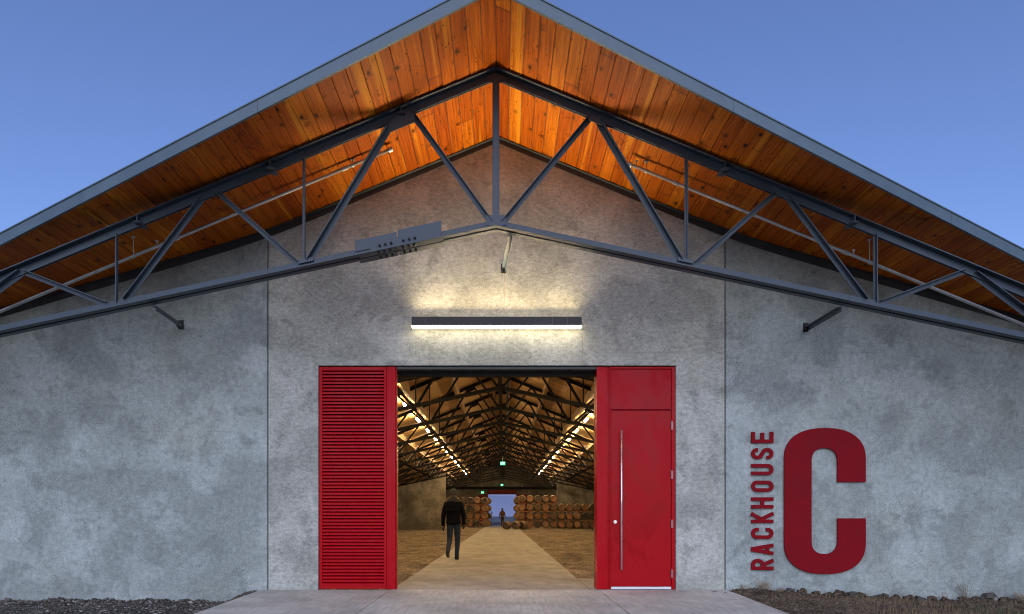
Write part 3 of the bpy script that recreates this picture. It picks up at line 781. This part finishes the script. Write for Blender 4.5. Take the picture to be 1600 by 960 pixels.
pipe((982, 256), (1600, 508), 1.10, 'galvanised sprinkler pipe under the right soffit', (.02, .57), (.045, .61), 1)

# ------------------------------------------------------------------ signs
def stroke(path, w_, closed=False):
    """outline quads of a thick polyline in 2D -> list of (L, R) pairs"""
    path = [q for i, q in enumerate(path) if i == 0 or (Vector(q) - Vector(path[i - 1])).length > 1e-5]
    if closed and (Vector(path[0]) - Vector(path[-1])).length < 1e-5: path = path[:-1]
    n = len(path); prs = []
    for i in range(n):
        p = Vector(path[i]); a = Vector(path[(i - 1) % n]) if (i > 0 or closed) else None; c = Vector(path[(i + 1) % n]) if (i < n - 1 or closed) else None
        d1 = (p - a).normalized() if a is not None else None; d2 = (c - p).normalized() if c is not None else None
        if d1 is None: d1 = d2
        if d2 is None: d2 = d1
        t_ = (d1 + d2).normalized(); nn = Vector((-t_.y, t_.x)); k = 1 / max(.4, nn.dot(Vector((-d1.y, d1.x))))
        prs.append((p + nn * w_ / 2 * k, p - nn * w_ / 2 * k))
    return prs
def arc(cx, cy_, rx, ry, a0, a1, n=10):
    return [(cx + rx * math.cos(R(a0 + (a1 - a0) * i / n)), cy_ + ry * math.sin(R(a0 + (a1 - a0) * i / n))) for i in range(n + 1)]
GW, GH, GT = .172, .34, .055     # glyph width, height, stroke
def glyph(ch):
    w_, h_, t_ = GW, GH, GT; x0, x1 = t_ / 2, w_ - t_ / 2; y0, y1 = t_ / 2, h_ - t_ / 2; r = (x1 - x0) / 2; xm = w_ / 2; mid = h_ / 2
    if ch == 'R': return [([(x0, 0), (x0, h_)], 0), ([(x0, y1), (x1 - .035, y1)] + arc(x1 - .035, y1 - .045, .035, .045, 90, -90, 8) + [(x0, y1 - .09 - .045 + .045)], 0) if False else ([(x0, y1), (xm, y1)] + arc(xm, (y1 + mid - .005) / 2, x1 - xm, (y1 - mid + .005) / 2, 90, -90, 10) + [(x0, mid - .005)], 0), ([(xm - .01, mid - .005), (x1 + .004, 0)], 0)]
    if ch == 'A': return [([(x0 - .004, 0), (xm - .004, h_)], 0), ([(x1 + .004, 0), (xm + .004, h_)], 0), ([(x0 + .01, h_ * .27), (x1 - .01, h_ * .27)], 0)]
    if ch == 'C': return [([(x1, h_ * .34), (x1, y0 + r)] + arc(xm, y0 + r, r, r, 0, -180, 10) + arc(xm, y1 - r, r, r, 180, 0, 10) + [(x1, h_ * .66)], 0)]
    if ch == 'K': return [([(x0, 0), (x0, h_)], 0), ([(x0, h_ * .36), (x1 - .0, h_)], 0), ([(xm - .018, h_ * .5), (x1 + .004, 0)], 0)]
    if ch == 'H': return [([(x0, 0), (x0, h_)], 0), ([(x1, 0), (x1, h_)], 0), ([(x0, mid), (x1, mid)], 0)]
    if ch == 'O': return [(arc(xm, y0 + r, r, r, 0, -180, 10) + arc(xm, y1 - r, r, r, 180, 0, 10), 1)]
    if ch == 'U': return [([(x0, h_)] + arc(xm, y0 + r, r, r, 180, 360, 12) + [(x1, h_)], 0)]
    if ch == 'S':
        return [([(x1, h_ * .70)] + arc(xm, y1 - r, r, r, 0, 180, 10) + [(x0, h_ * .68), (x0 + .012, h_ * .59), (x1 - .012, h_ * .42), (x1, h_ * .33)] + arc(xm, y0 + r, r, r, 0, -180, 10) + [(x0, h_ * .31)], 0)]
    if ch == 'E': return [([(x0, 0), (x0, h_)], 0), ([(x0, y0), (w_, y0)], 0), ([(x0, mid), (w_ * .92, mid)], 0), ([(x0, y1), (w_, y1)], 0)]
ws = empty('word_sign', (0, 0, 0)); tag(ws, 'red letters reading RACKHOUSE upward on the concrete wall', 'sign')
tops = {'R': 891, 'A': 867.5, 'C': 842.5, 'K': 817.8, 'H': 795, 'O': 769, 'U': 743, 'S': 718.2, 'E': 693}
base_x = bx(1207.8)
for ch in 'RACKHOUSE':
    zb_ = zz(tops[ch]); mb = MB()
    for si, (path, cl) in enumerate(glyph(ch)):
        prs = stroke(path, GT, cl); n = len(prs); y0, y1 = -.034 - .0007 * si, -.010 + .0005 * si
        vs = []
        for (l_, r_) in prs:
            for q in (l_, r_):
                X = base_x - q.y; Z = zb_ + q.x
                vs += [(X, y0, Z), (X, y1, Z)]
        fs = []
        for i in range(n if cl else n - 1):
            a = i * 4; c = ((i + 1) % n) * 4
            fs += [(a, c, c + 2, a + 2), (a + 1, a + 3, c + 3, c + 1), (a, a + 1, c + 1, c), (a + 2, c + 2, c + 3, a + 3)]
        if not cl: fs += [(0, 2, 3, 1), ((n - 1) * 4, (n - 1) * 4 + 1, (n - 1) * 4 + 3, (n - 1) * 4 + 2)]
        mb.add(vs, fs)
    mb.box(base_x - GH * .5, base_x - GH * .5 + .01, -.012, -.001, zb_ + (.018 if ch not in 'A' else .07), zb_ + (.028 if ch not in 'A' else .08))
    mb.build('letter', 'sign_red', ws)
# big C
def sup(cx, cy_, rx, ry, a0, a1, n, e=2.35):
    out = []
    for i in range(n + 1):
        a = R(a0 + (a1 - a0) * i / n); c, s_ = math.cos(a), math.sin(a)
        out.append((cx + rx * math.copysign(abs(c) ** (2 / e), c), cy_ + ry * math.copysign(abs(s_) ** (2 / e), s_)))
    return out
X0, X1 = 1224.3, 1351.3; Y0, Y1 = 669.5, 897.2; cxp = (X0 + X1) / 2; rx = (X1 - X0) / 2; ry = 49
i0, i1 = 1266.8, 1307.2; icx = (i0 + i1) / 2; irx = (i1 - i0) / 2; iry = 20
out = [(X1, 753.7), (X1, Y0 + ry)] + [(x, y) for x, y in sup(cxp, Y0 + ry, rx, -ry, 0, 180, 26)][1:] + [(x, y) for x, y in sup(cxp, Y1 - ry, rx, ry, 180, 0, 26)] + [(X1, 810.3), (i1 + .3, 810.3)]
inn = sup(icx, 866 - iry, irx, iry, 0, 180, 16) + sup(icx, 701 + iry, irx, -iry, 180, 0, 16) + [(i1, 753.7)]
pts = [(bx(x), zz(y)) for x, y in out + inn]
o = MB().prism(pts, -.042, -.006).build('letter_sign', 'sign_red', bevel=.002)
tag(o, 'huge red capital C mounted on the right concrete wall', 'sign')

# ------------------------------------------------------------------ barrels
def make_barrel():
    o = empty('barrel'); L = .44
    prof = [(.262, -L), (.275, -L + .02), (.305, -.27), (.325, -.12), (.33, 0), (.325, .12), (.305, .27), (.275, L - .02), (.262, L)]
    mb = MB().lathe(prof, 28); mb.lathe([(.262, -L), (.245, -L), (.245, -L + .035)], 28); mb.lathe([(.262, L), (.245, L), (.245, L - .035)], 28); mb.build('staves', 'stave', o, smooth=True)
    MB().disc(.246, -L + .028, 28).build('barrel_head', 'head', o); MB().disc(.246, L - .028, 28).build('barrel_head', 'head', o)
    for (y0, y1, r0, r1) in ((-L + .001, -L + .035, .268, .282), (-.30, -.26, .3015, .3095), (-.17, -.13, .322, .327), (.13, .17, .327, .322), (.26, .30, .3095, .3015), (L - .035, L - .001, .282, .268)):
        MB().lathe([(r0, y0), (r0 + .004, y0), (r1 + .004, y1), (r1, y1)], 28).build('hoop', 'hoop', o, smooth=True)
    return o
br0 = make_barrel(); used = False
tags = {}
def place_barrel(x, y, z, label, group='stacked oak barrels', rz=0, head=None):
    global used
    o = br0 if not used else copy_tree(br0); used = True
    rr = random.Random(label); o.location = (x, y, z + .331); o.rotation_euler = (0, rr.uniform(0, 6.28), 0)
    if rz: o.rotation_euler = (0, 0, rz)
    tag(o, label, 'barrel', group); return o
TIER = ['bottom', 'second', 'third', 'top']
def rack(x0, x1, y, z, label):
    o = empty('rack_rails'); tag(o, label, 'rack', 'wooden rails between the barrel tiers')
    for yy_ in (-.28, .28): MB().box(x0, x1, y + yy_ - .05, y + yy_ + .05, z + .003, z + .052).build('rail', 'rack', o)
    return o
yR = 48.1 + .44
rnd = random.Random(12)
for t_ in range(4):
    z = .018 + .717 * t_
    n = 5 if t_ == 3 else 10
    tn = TIER[t_]
    for k in range(n):
        place_barrel(1.60 + .664 * k, yR + rnd.uniform(-.04, .04), z, 'oak barrel, %s from the walkway in the %s tier of the right stack' % (ORD[k], tn))
    for k in range(2):
        place_barrel(1.30 + .02 * k, yR + 4.1 + k * 4.2, z, 'oak barrel beside the walkway, %s tier, %s of the two standing behind the right stack' % (tn, ('nearer', 'farther')[k]), 'barrels behind the right stack')
    if t_: rack(1.25, 1.25 + .664 * n + .1, yR, z - .056, 'wooden rails under the %s tier of the right barrel stack' % tn)
    yLb = 55.1 + .44
    for k in range(7):
        place_barrel(-1.74 - .664 * k, yLb + rnd.uniform(-.04, .04), z, 'oak barrel, %s from the walkway in the %s tier of the left stack' % (ORD[k], tn))
    place_barrel(-1.45, yLb + 2.2, z, 'oak barrel beside the walkway in the %s tier behind the left stack' % tn, 'barrels behind the left stack')
    if t_: rack(-1.40 - .664 * 7 - .1, -1.38, yLb, z - .056, 'wooden rails under the %s tier of the left barrel stack' % tn)
place_barrel(.30, 44.9, .0, 'grey oak barrel lying on the walkway nearest the distant walker', 'barrels lying loose on the path', R(-20))
place_barrel(1.02, 45.1, .0, 'grey oak barrel lying on the walkway between another barrel and the right stack', 'barrels lying loose on the path', R(-16))
o = place_barrel(1.62, 45.9, -.02, 'oak barrel lying loose at the foot of the right stack', 'barrels lying loose on the path', R(-24))

# ------------------------------------------------------------------ people
def skinned(name, verts, edges, rad, m, parent, sub=2, root=0):
    me = bpy.data.meshes.new(name); me.from_pydata(verts, edges, [])
    o = bpy.data.objects.new(name, me); C.objects.link(o)
    md = o.modifiers.new('Skin', 'SKIN'); md.use_smooth_shade = True
    sv = me.skin_vertices[0].data
    for i, r_ in enumerate(rad):
        sv[i].radius = r_ if isinstance(r_, tuple) else (r_, r_); sv[i].use_root = (i == root)
    s_ = o.modifiers.new('Sub', 'SUBSURF'); s_.levels = sub; s_.render_levels = sub
    dg = bpy.context.evaluated_depsgraph_get(); ev = o.evaluated_get(dg)
    me2 = bpy.data.meshes.new_from_object(ev); me2.name = name
    o.modifiers.clear(); o.data = me2; me2.materials.clear(); me2.materials.append(M[m])
    for p in me2.polygons: p.use_smooth = True
    o.parent = parent; return o
class SK:
    def __init__(s): s.v = []; s.e = []; s.r = []
    def add(s, p, r_, link=None):
        s.v.append(tuple(p)); s.r.append(r_); i = len(s.v) - 1
        if link is not None: s.e.append((link, i))
        return i
    def chain(s, pts, link=None):
        for p, r_ in pts: link = s.add(p, r_, link)
        return link
def ball(name, c, rx, ry, rz, m, parent, zmin=-1, n=20):
    mb = MB(); vs = []; fs = []
    K = 12
    for j in range(K + 1):
        ph = -math.pi / 2 + math.pi * j / K; zc = max(math.sin(ph), zmin)
        for i in range(n):
            a = 2 * math.pi * i / n; q = math.cos(ph) if math.sin(ph) >= zmin else math.sqrt(max(0, 1 - zmin * zmin))
            vs.append((c[0] + rx * q * math.cos(a), c[1] + ry * q * math.sin(a), c[2] + rz * zc))
    for j in range(K):
        for i in range(n): fs.append((j * n + i, j * n + (i + 1) % n, (j + 1) * n + (i + 1) % n, (j + 1) * n + i))
    mb.add(vs, fs); return mb.build(name, m, parent, smooth=True)
def person(loc, rz, label, J, jacket, legs, hoodm, beanie, boot, gloves):
    o = empty('person', loc, rz); tag(o, label, 'person')
    k = SK(); p = k.add((0, 0, .96), (.13, .10)); 
    ch = k.chain([((0, 0, 1.14), (.125, .09)), ((0, 0, 1.34), (.15, .10)), ((0, -.005, 1.47), (.085, .07)), ((0, 0, 1.535), (.055, .055)), ((0, .012, 1.60), (.068, .075)), ((0, .012, 1.68), (.078, .092)), ((0, .008, 1.75), (.06, .07))], p)
    head = 6
    k.add((0, .118, 1.645), (.013, .013), 5)                                   # nose
    for s_ in (-1, 1): k.add((s_ * .088, 0, 1.65), (.012, .018), 6 if False else 5)   # ears
    for s_, A in ((-1, J['L']), (1, J['R'])):
        sh = k.add((s_ * .175, 0, 1.43), .06, 2)
        el = k.add(A['el'], .045, sh); wr = k.add(A['wr'], .028, el)
        wv = Vector(A['wr']); ev = Vector(A['el']); dn = (wv - ev).normalized()
        pm = wv + dn * .075; pl = k.add(pm, (.018, .036), wr)
        for f, (oy, ln) in enumerate(((-.030, .062), (-.010, .078), (.010, .082), (.029, .072))):
            q1 = pm + dn * .02 + Vector((0, oy, 0)); q2 = q1 + dn * ln * .5 + Vector((-s_ * .006, .002, 0)); q3 = q2 + dn * ln * .45 + Vector((-s_ * .018, .004, 0))
            k.chain([(q1, .010), (q2, .009), (q3, .0075)], pl)
        q1 = wv + dn * .035 + Vector((-s_ * .012, .034, 0)); k.chain([(q1, .012), (q1 + dn * .03 + Vector((-s_ * .012, .018, 0)), .010), (q1 + dn * .055 + Vector((-s_ * .016, .02, 0)), .008)], wr)
        hp = k.add((s_ * .095, 0, .92), .085, p); kn = k.add(A['kn'], .058, hp); an = k.add(A['an'], .04, kn); 
        av = Vector(A['an']); k.chain([(av + Vector((0, .02, -.05)), .036), (Vector(A['toe']), .028)], an)
    skinned('body', k.v, k.e, k.r, 'skin', o, 1)
    # jacket
    k = SK(); p = k.add((0, 0, 1.10), (.19, .14)); k.chain([((0, 0, .96), (.19, .14)), ((0, 0, .86), (.19, .14))], p)
    c_ = k.chain([((0, -.005, 1.26), (.185, .135)), ((0, -.01, 1.40), (.165, .115)), ((0, -.01, 1.49), (.12, .10))], p)
    for s_, A in ((-1, J['L']), (1, J['R'])):
        wv = Vector(A['wr']); ev = Vector(A['el']); dn = (wv - ev).normalized()
        k.chain([((s_ * .19, 0, 1.425), .088), ((Vector((s_ * .19, 0, 1.43)) + ev) / 2, .078), (tuple(ev), .066), ((ev + wv) / 2, .058), (tuple(wv + dn * .045), .047)], 4)
    skinned('jacket', k.v, k.e, k.r, jacket, o)
    # trousers
    k = SK(); p = k.add((0, 0, .97), (.165, .125)); k.add((0, 0, 1.07), (.15, .11), p)
    for s_, A in ((-1, J['L']), (1, J['R'])):
        kn = Vector(A['kn']); an = Vector(A['an']); hv = Vector((s_ * .09, 0, .88))
        k.chain([(hv, .098), ((hv + kn) / 2, .090), (kn, .075), ((kn + an) / 2, .067), (an + Vector((0, 0, .02)), .058), (an + Vector((0, 0, -.035)), .062)], p)
    skinned('trousers', k.v, k.e, k.r, legs, o)
    for s_, A in ((-1, J['L']), (1, J['R'])):
        an = Vector(A['an']); toe = Vector(A['toe'])
        k = SK(); a = k.add(an + Vector((0, 0, -.02)), .052); c1 = k.add(an + Vector((0, -.02, -.045)), .046, a); m1 = k.add((an * .45 + toe * .55) + Vector((0, 0, -.004)), (.046, .042), a); k.add(toe + Vector((0, .02, .002)), (.043, .034), m1)
        skinned('boot', k.v, k.e, k.r, boot, o)
        if gloves:
            wv = Vector(A['wr']); dn = (wv - Vector(A['el'])).normalized(); pm = wv + dn * .075
            k = SK(); a = k.add(wv + dn * .02, .040); pl = k.add(pm, (.034, .050), a)
            for oy, ln in ((-.032, .062), (-.011, .078), (.011, .082), (.032, .072)):
                q1 = pm + dn * .02 + Vector((0, oy, 0)); q2 = q1 + dn * ln * .5 + Vector((-s_ * .006, .002, 0)); q3 = q2 + dn * ln * .5 + Vector((-s_ * .02, .004, 0))
                k.chain([(q1, .0135), (q2, .0125), (q3, .011)], pl)
            q1 = wv + dn * .035 + Vector((-s_ * .012, .036, 0)); k.chain([(q1, .015), (q1 + dn * .03 + Vector((-s_ * .012, .018, 0)), .013), (q1 + dn * .058 + Vector((-s_ * .016, .02, 0)), .011)], a)
            skinned('glove', k.v, k.e, k.r, jacket, o, 1)
    # hood lying on the shoulders
    if hoodm:
        k = SK(); a = k.add((0, -.115, 1.44), (.13, .075)); b1_ = k.add((-.11, -.06, 1.48), .065, a); b2 = k.add((.11, -.06, 1.48), .065, a)
        k.add((-.095, .04, 1.50), .038, b1_); k.add((.095, .04, 1.50), .038, b2); c2 = k.add((0, -.055, 1.55), (.12, .09), a); k.add((0, -.03, 1.63), (.105, .10), c2)
        skinned('hood', k.v, k.e, k.r, hoodm, o)
    ball('beanie' if beanie != 'hair' else 'hair', (0, .0, 1.70), .108, .118, .135, beanie, o, -.35)
    for s_ in (-1, 1): ball('eye', (s_ * .032, .099, 1.672), .012, .008, .008, 'jacket', o, n=10)
    MB().box(-.025, .025, .094, .100, 1.598, 1.606).build('mouth', painted('lips', (.3, .1, .09), .6), o)
    return o
JA = {'L': dict(el=(-.255, -.04, 1.15), wr=(-.275, .02, .90), kn=(-.10, .0, .52), an=(-.11, -.30, .20), toe=(-.11, -.22, .06)),
      'R': dict(el=(.255, .02, 1.15), wr=(.25, .14, .93), kn=(.095, .09, .50), an=(.08, .03, .095), toe=(.10, .16, .038))}
person((-1.27, 7.25, 0), R(-3), 'person in black jacket, grey beanie and blue jeans walking away on the path', JA, 'jacket', 'jeans', 'hood', 'hood', 'boot', True)
JB = {'L': dict(el=(-.25, -.02, 1.16), wr=(-.31, .03, .92), kn=(-.08, .06, .50), an=(-.07, .04, .095), toe=(-.07, .17, .038)),
      'R': dict(el=(.25, .02, 1.16), wr=(.31, .04, .92), kn=(.08, .0, .50), an=(.08, -.14, .11), toe=(.08, -.02, .036))}
person(((785 - 786) / 15.4, 1098 / 15.6 - D, 0), R(4), 'distant person in brown clothes walking toward the far open door', JB, 'brown_cloth', 'brown_cloth', 'brown_cloth', 'hair', 'boot', False)

# ------------------------------------------------------------------ stones, gravel, grass
def stone_mesh(mb, x, y, z, r_, rr, nseg=6):
    bm = bmesh.new(); bmesh.ops.create_icosphere(bm, subdivisions=1, radius=1)
    sx, sy, sz = r_ * rr.uniform(.7, 1.3), r_ * rr.uniform(.7, 1.2), r_ * rr.uniform(.55, 1.0); a = rr.uniform(0, 6.28); ca, sa = math.cos(a), math.sin(a)
    vs = []
    for v in bm.verts:
        q = 1 + rr.uniform(-.22, .22); X, Y, Z = v.co.x * sx * q, v.co.y * sy * q, v.co.z * sz * q
        vs.append((x + X * ca - Y * sa, y + X * sa + Y * ca, z + Z))
    mb.add(vs, [tuple(v.index for v in f.verts) for f in bm.faces]); bm.free()
ICO = bmesh.new(); bmesh.ops.create_icosphere(ICO, subdivisions=1, radius=1); ICV = [v.co.copy() for v in ICO.verts]; ICF = [tuple(v.index for v in f.verts) for f in ICO.faces]; ICO.free()
def pebble(mb, x, y, z, r_, rr, cv=ICV, cf=ICF, j=.22):
    sx, sy, sz = r_ * rr.uniform(.7, 1.3), r_ * rr.uniform(.7, 1.2), r_ * rr.uniform(.55, 1.0); a = rr.uniform(0, 6.28); ca, sa = math.cos(a), math.sin(a); vs = []
    for v in cv:
        q = 1 + rr.uniform(-j, j); X, Y = v.x * sx * q, v.y * sy * q
        vs.append((x + X * ca - Y * sa, y + X * sa + Y * ca, z + v.z * sz * q))
    mb.add(vs, cf)
OCV = [Vector(p) for p in ((1, 0, 0), (-1, 0, 0), (0, 1, 0), (0, -1, 0), (0, 0, 1), (0, 0, -1))]; OCF = [(0, 2, 4), (2, 1, 4), (1, 3, 4), (3, 0, 4), (2, 0, 5), (1, 2, 5), (3, 1, 5), (0, 3, 5)]
rr = random.Random(21); mb = MB()
for i in range(11000):
    y = -2.6 * rr.random() ** 1.2 - .01; x = rr.uniform(-9.2, -3.45)
    if x > -3.72 + .045 * -y - .03: continue
    r_ = rr.choice((.006, .008, .010, .013, .018)); pebble(mb, x, y, gz(x, y) + r_ * .3, r_, rr, OCV, OCF, .3)
for i in range(260):
    x = rr.uniform(-9.2, -4.4); y = -rr.random() ** 2 * .5 - .02; r_ = rr.uniform(.015, .034); pebble(mb, x, y, gz(x, y) + r_ * .3, r_, rr)
tag(mb.build('gravel', 'stone'), 'loose dark gravel banked along the foot of the left wall', 'gravel', kind='stuff')
mb = MB()
for i in range(7000):
    y = -2.4 * rr.random() ** 1.2 - .01; x = rr.uniform(3.4, 9.4)
    if x < 3.47 - .045 * -y: continue
    r_ = rr.choice((.006, .009, .013, .02)); pebble(mb, x, y, gz(x, y) + r_ * .2, r_, rr, OCV, OCF, .3)
tag(mb.build('rubble', M['soil']), 'crumbled brown soil and grit along the foot of the right wall', 'soil', kind='stuff')
# individual clods and rocks against the right wall
spots = [(4.35, .05), (4.52, .055), (4.72, .07), (4.92, .06), (5.08, .075), (5.27, .065), (5.42, .055), (5.75, .05), (5.95, .045), (6.15, .07), (6.30, .075), (6.48, .06), (6.68, .045), (6.95, .06), (7.15, .05), (7.35, .09), (7.6, .075), (7.78, .06)]
desc = ['beside the concrete apron']
for i, (x, r_) in enumerate(spots):
    mb = MB(); bm = bmesh.new(); bmesh.ops.create_icosphere(bm, subdivisions=2, radius=1); vs = []
    a = rr.uniform(0, 6)
    for v in bm.verts:
        q = 1 + .3 * math.sin(v.co.x * 4 + i) * math.cos(v.co.z * 5 + i * 2) + rr.uniform(-.2, .2); vs.append((v.co.x * r_ * 1.35 * q, v.co.y * r_ * q, v.co.z * r_ * .85 * q))
    mb.add(vs, [tuple(v.index for v in f.verts) for f in bm.faces]); bm.free()
    o = mb.build('rock', 'clod' if i % 5 else 'stone', loc=(x, -.13 - rr.uniform(0, .12), gz(x, -.2) + r_ * .35))
    side = 'left of the big C' if x < 4.4 else 'under the big C' if x < 5.6 else 'right of the big C'
    tag(o, '%s rough brown rock from the apron along the foot of the right wall' % (ORD + ['eighteenth'])[i], 'rock', 'rocks along the right wall')
def blade(mb, x, y, z, h_, w_, lean, az):
    p = Vector((x, y, z)); s_ = Vector((math.cos(az), math.sin(az), 0)) * w_; d = Vector((math.sin(az), -math.cos(az), 0)) * lean; vs = []
    for t_ in (0, .5, 1):
        q = p + Vector((0, 0, h_ * t_)) + d * t_ * t_; ww = s_ * (1 - t_ * .92); vs += [q - ww, q + ww]
    mb.add(vs, [(0, 1, 3, 2), (2, 3, 5, 4)])
mb = MB(); mg = MB()
for i in range(9000):
    x = 3.5 + 5.8 * rr.random() ** .8; y = -2.2 * rr.random() ** .75 - .22
    if x < 3.62 - .045 * -y: continue
    if math.sin(x * 1.9 + 1) * math.sin(y * 3 + x) < -.25 and rr.random() < .8: continue
    green = math.sin(x * 2.3 + 2) * math.cos(y * 2.1) > .35 and rr.random() < .6
    h_ = rr.uniform(.02, .085) * (1.2 if x > 4.6 else .6); blade(mg if green else mb, x, y, gz(x, y) - .01, h_, .0034, rr.uniform(-.05, .05), rr.uniform(0, 3.14))
tag(mb.build('dry_grass', 'dry'), 'low dry brown grass over the soil in front of the right wall', 'grass', kind='stuff')
tag(mg.build('green_grass', 'green'), 'sparse green grass among the dry grass by the right wall', 'grass', kind='stuff')
def weed(x, y, n_, h_, sp, label, leafy, pale=False):
    mb = MB(); r2 = random.Random(label); z = gz(x, y) - .01
    for i in range(n_):
        a = r2.uniform(0, 6.28); hh = h_ * r2.uniform(.5, 1.1); p = Vector((x + r2.uniform(-.03, .03), y + r2.uniform(-.02, .02), z)); tip = p + Vector((math.cos(a) * sp * r2.uniform(.2, 1), math.sin(a) * sp * .5 - .0, hh))
        tip.y = min(tip.y, -.015); mid = p.lerp(tip, .55) + Vector((0, 0, hh * .12))
        mb.tube(p, mid, .0036, 4); mb.tube(mid, tip, .003, 4, .0015)
        for q in range(leafy):
            c_ = p.lerp(tip, r2.uniform(.3, 1)) + Vector((r2.uniform(-.03, .03), 0, r2.uniform(-.02, .02))); c_.y = min(c_.y, -.012)
            u = Vector((r2.uniform(-1, 1), r2.uniform(-.3, .3), r2.uniform(-1, 1))).normalized() * .009; v_ = Vector((-u.z, .003, u.x)) * .6
            mb.add([c_ - u, c_ + v_, c_ + u, c_ - v_], [(0, 1, 2, 3)])
    tag(mb.build('weed', 'weed' if not pale else painted('pale_weed', (.36, .31, .22), .9)), label, 'weed', 'dry weeds at the wall')
weed(3.98, -.10, 46, .15, .12, 'bushy pale dry weed at the wall beside the apron corner', 6, True)
weed(3.66, -.08, 10, .10, .06, 'tiny sprig of dry weed right at the wall joint by the apron', 3)
weed(4.25, -.09, 14, .08, .10, 'low dry sprigs between the pale bushy weed and the first rock', 3)
weed(7.05, -.10, 16, .28, .2, 'spindly bare weed on the wall foot right of the big C', 1)
weed(6.72, -.10, 9, .16, .12, 'thin sparse weed just left of the tall spindly one', 1)
weed(7.42, -.12, 8, .2, .1, 'short dark upright weed near the right edge of the wall foot', 2)
weed(7.86, -.14, 60, .16, .13, 'pale tufted dry weed at the far right of the wall foot', 6, True)
# far vegetation beyond the open far door
for i, (x, y, s_) in enumerate(((-2.2, 92, .55), (-.9, 100, .6), (1.9, 96, .7), (3.3, 90, .5), (-3.9, 110, .9), (.9, 118, .6), (4.9, 122, 1.0))):
    mb = MB(); r2 = random.Random(i)
    for q in range(220):
        a = r2.uniform(0, 6.28); rad_ = s_ * r2.random() ** .5; zz_ = s_ * r2.random() * (1 - .6 * rad_ / s_); c_ = Vector((rad_ * math.cos(a) * 1.6, rad_ * math.sin(a), zz_))
        u = Vector((r2.uniform(-1, 1), r2.uniform(-1, 1), r2.uniform(-1, 1))).normalized() * .09; v_ = u.orthogonal().normalized() * .05; mb.add([c_ - u, c_ + v_, c_ + u, c_ - v_], [(0, 1, 2, 3)])
    for q in range(5): mb.tube((0, 0, 0), (r2.uniform(-.4, .4) * s_, 0, s_ * .8), .02, 5)
    o = mb.build('shrub', 'farleaf', loc=(x, y, -.42)); tag(o, '%s dark shrub counting leftmost first in the field beyond the far door' % ORD[[2, 3, 4, 5, 0, 1, 6][i] if False else sorted(range(7), key=lambda j: ((-2.2, -.9, 1.9, 3.3, -3.9, .9, 4.9)[j]) / ((92, 100, 96, 90, 110, 118, 122)[j])).index(i)], 'shrub', 'shrubs beyond the far door')
o = empty('utility_pole', (-1.55, 86, -.42)); tag(o, 'thin dark pole standing in the field beyond the far door', 'pole')
MB().tube((0, 0, 0), (0, 0, 2.1), .05, 8).build('pole', 'farleaf', o); MB().box(-.12, .12, -.03, .03, 1.85, 1.95).build('crossarm', 'farleaf', o)
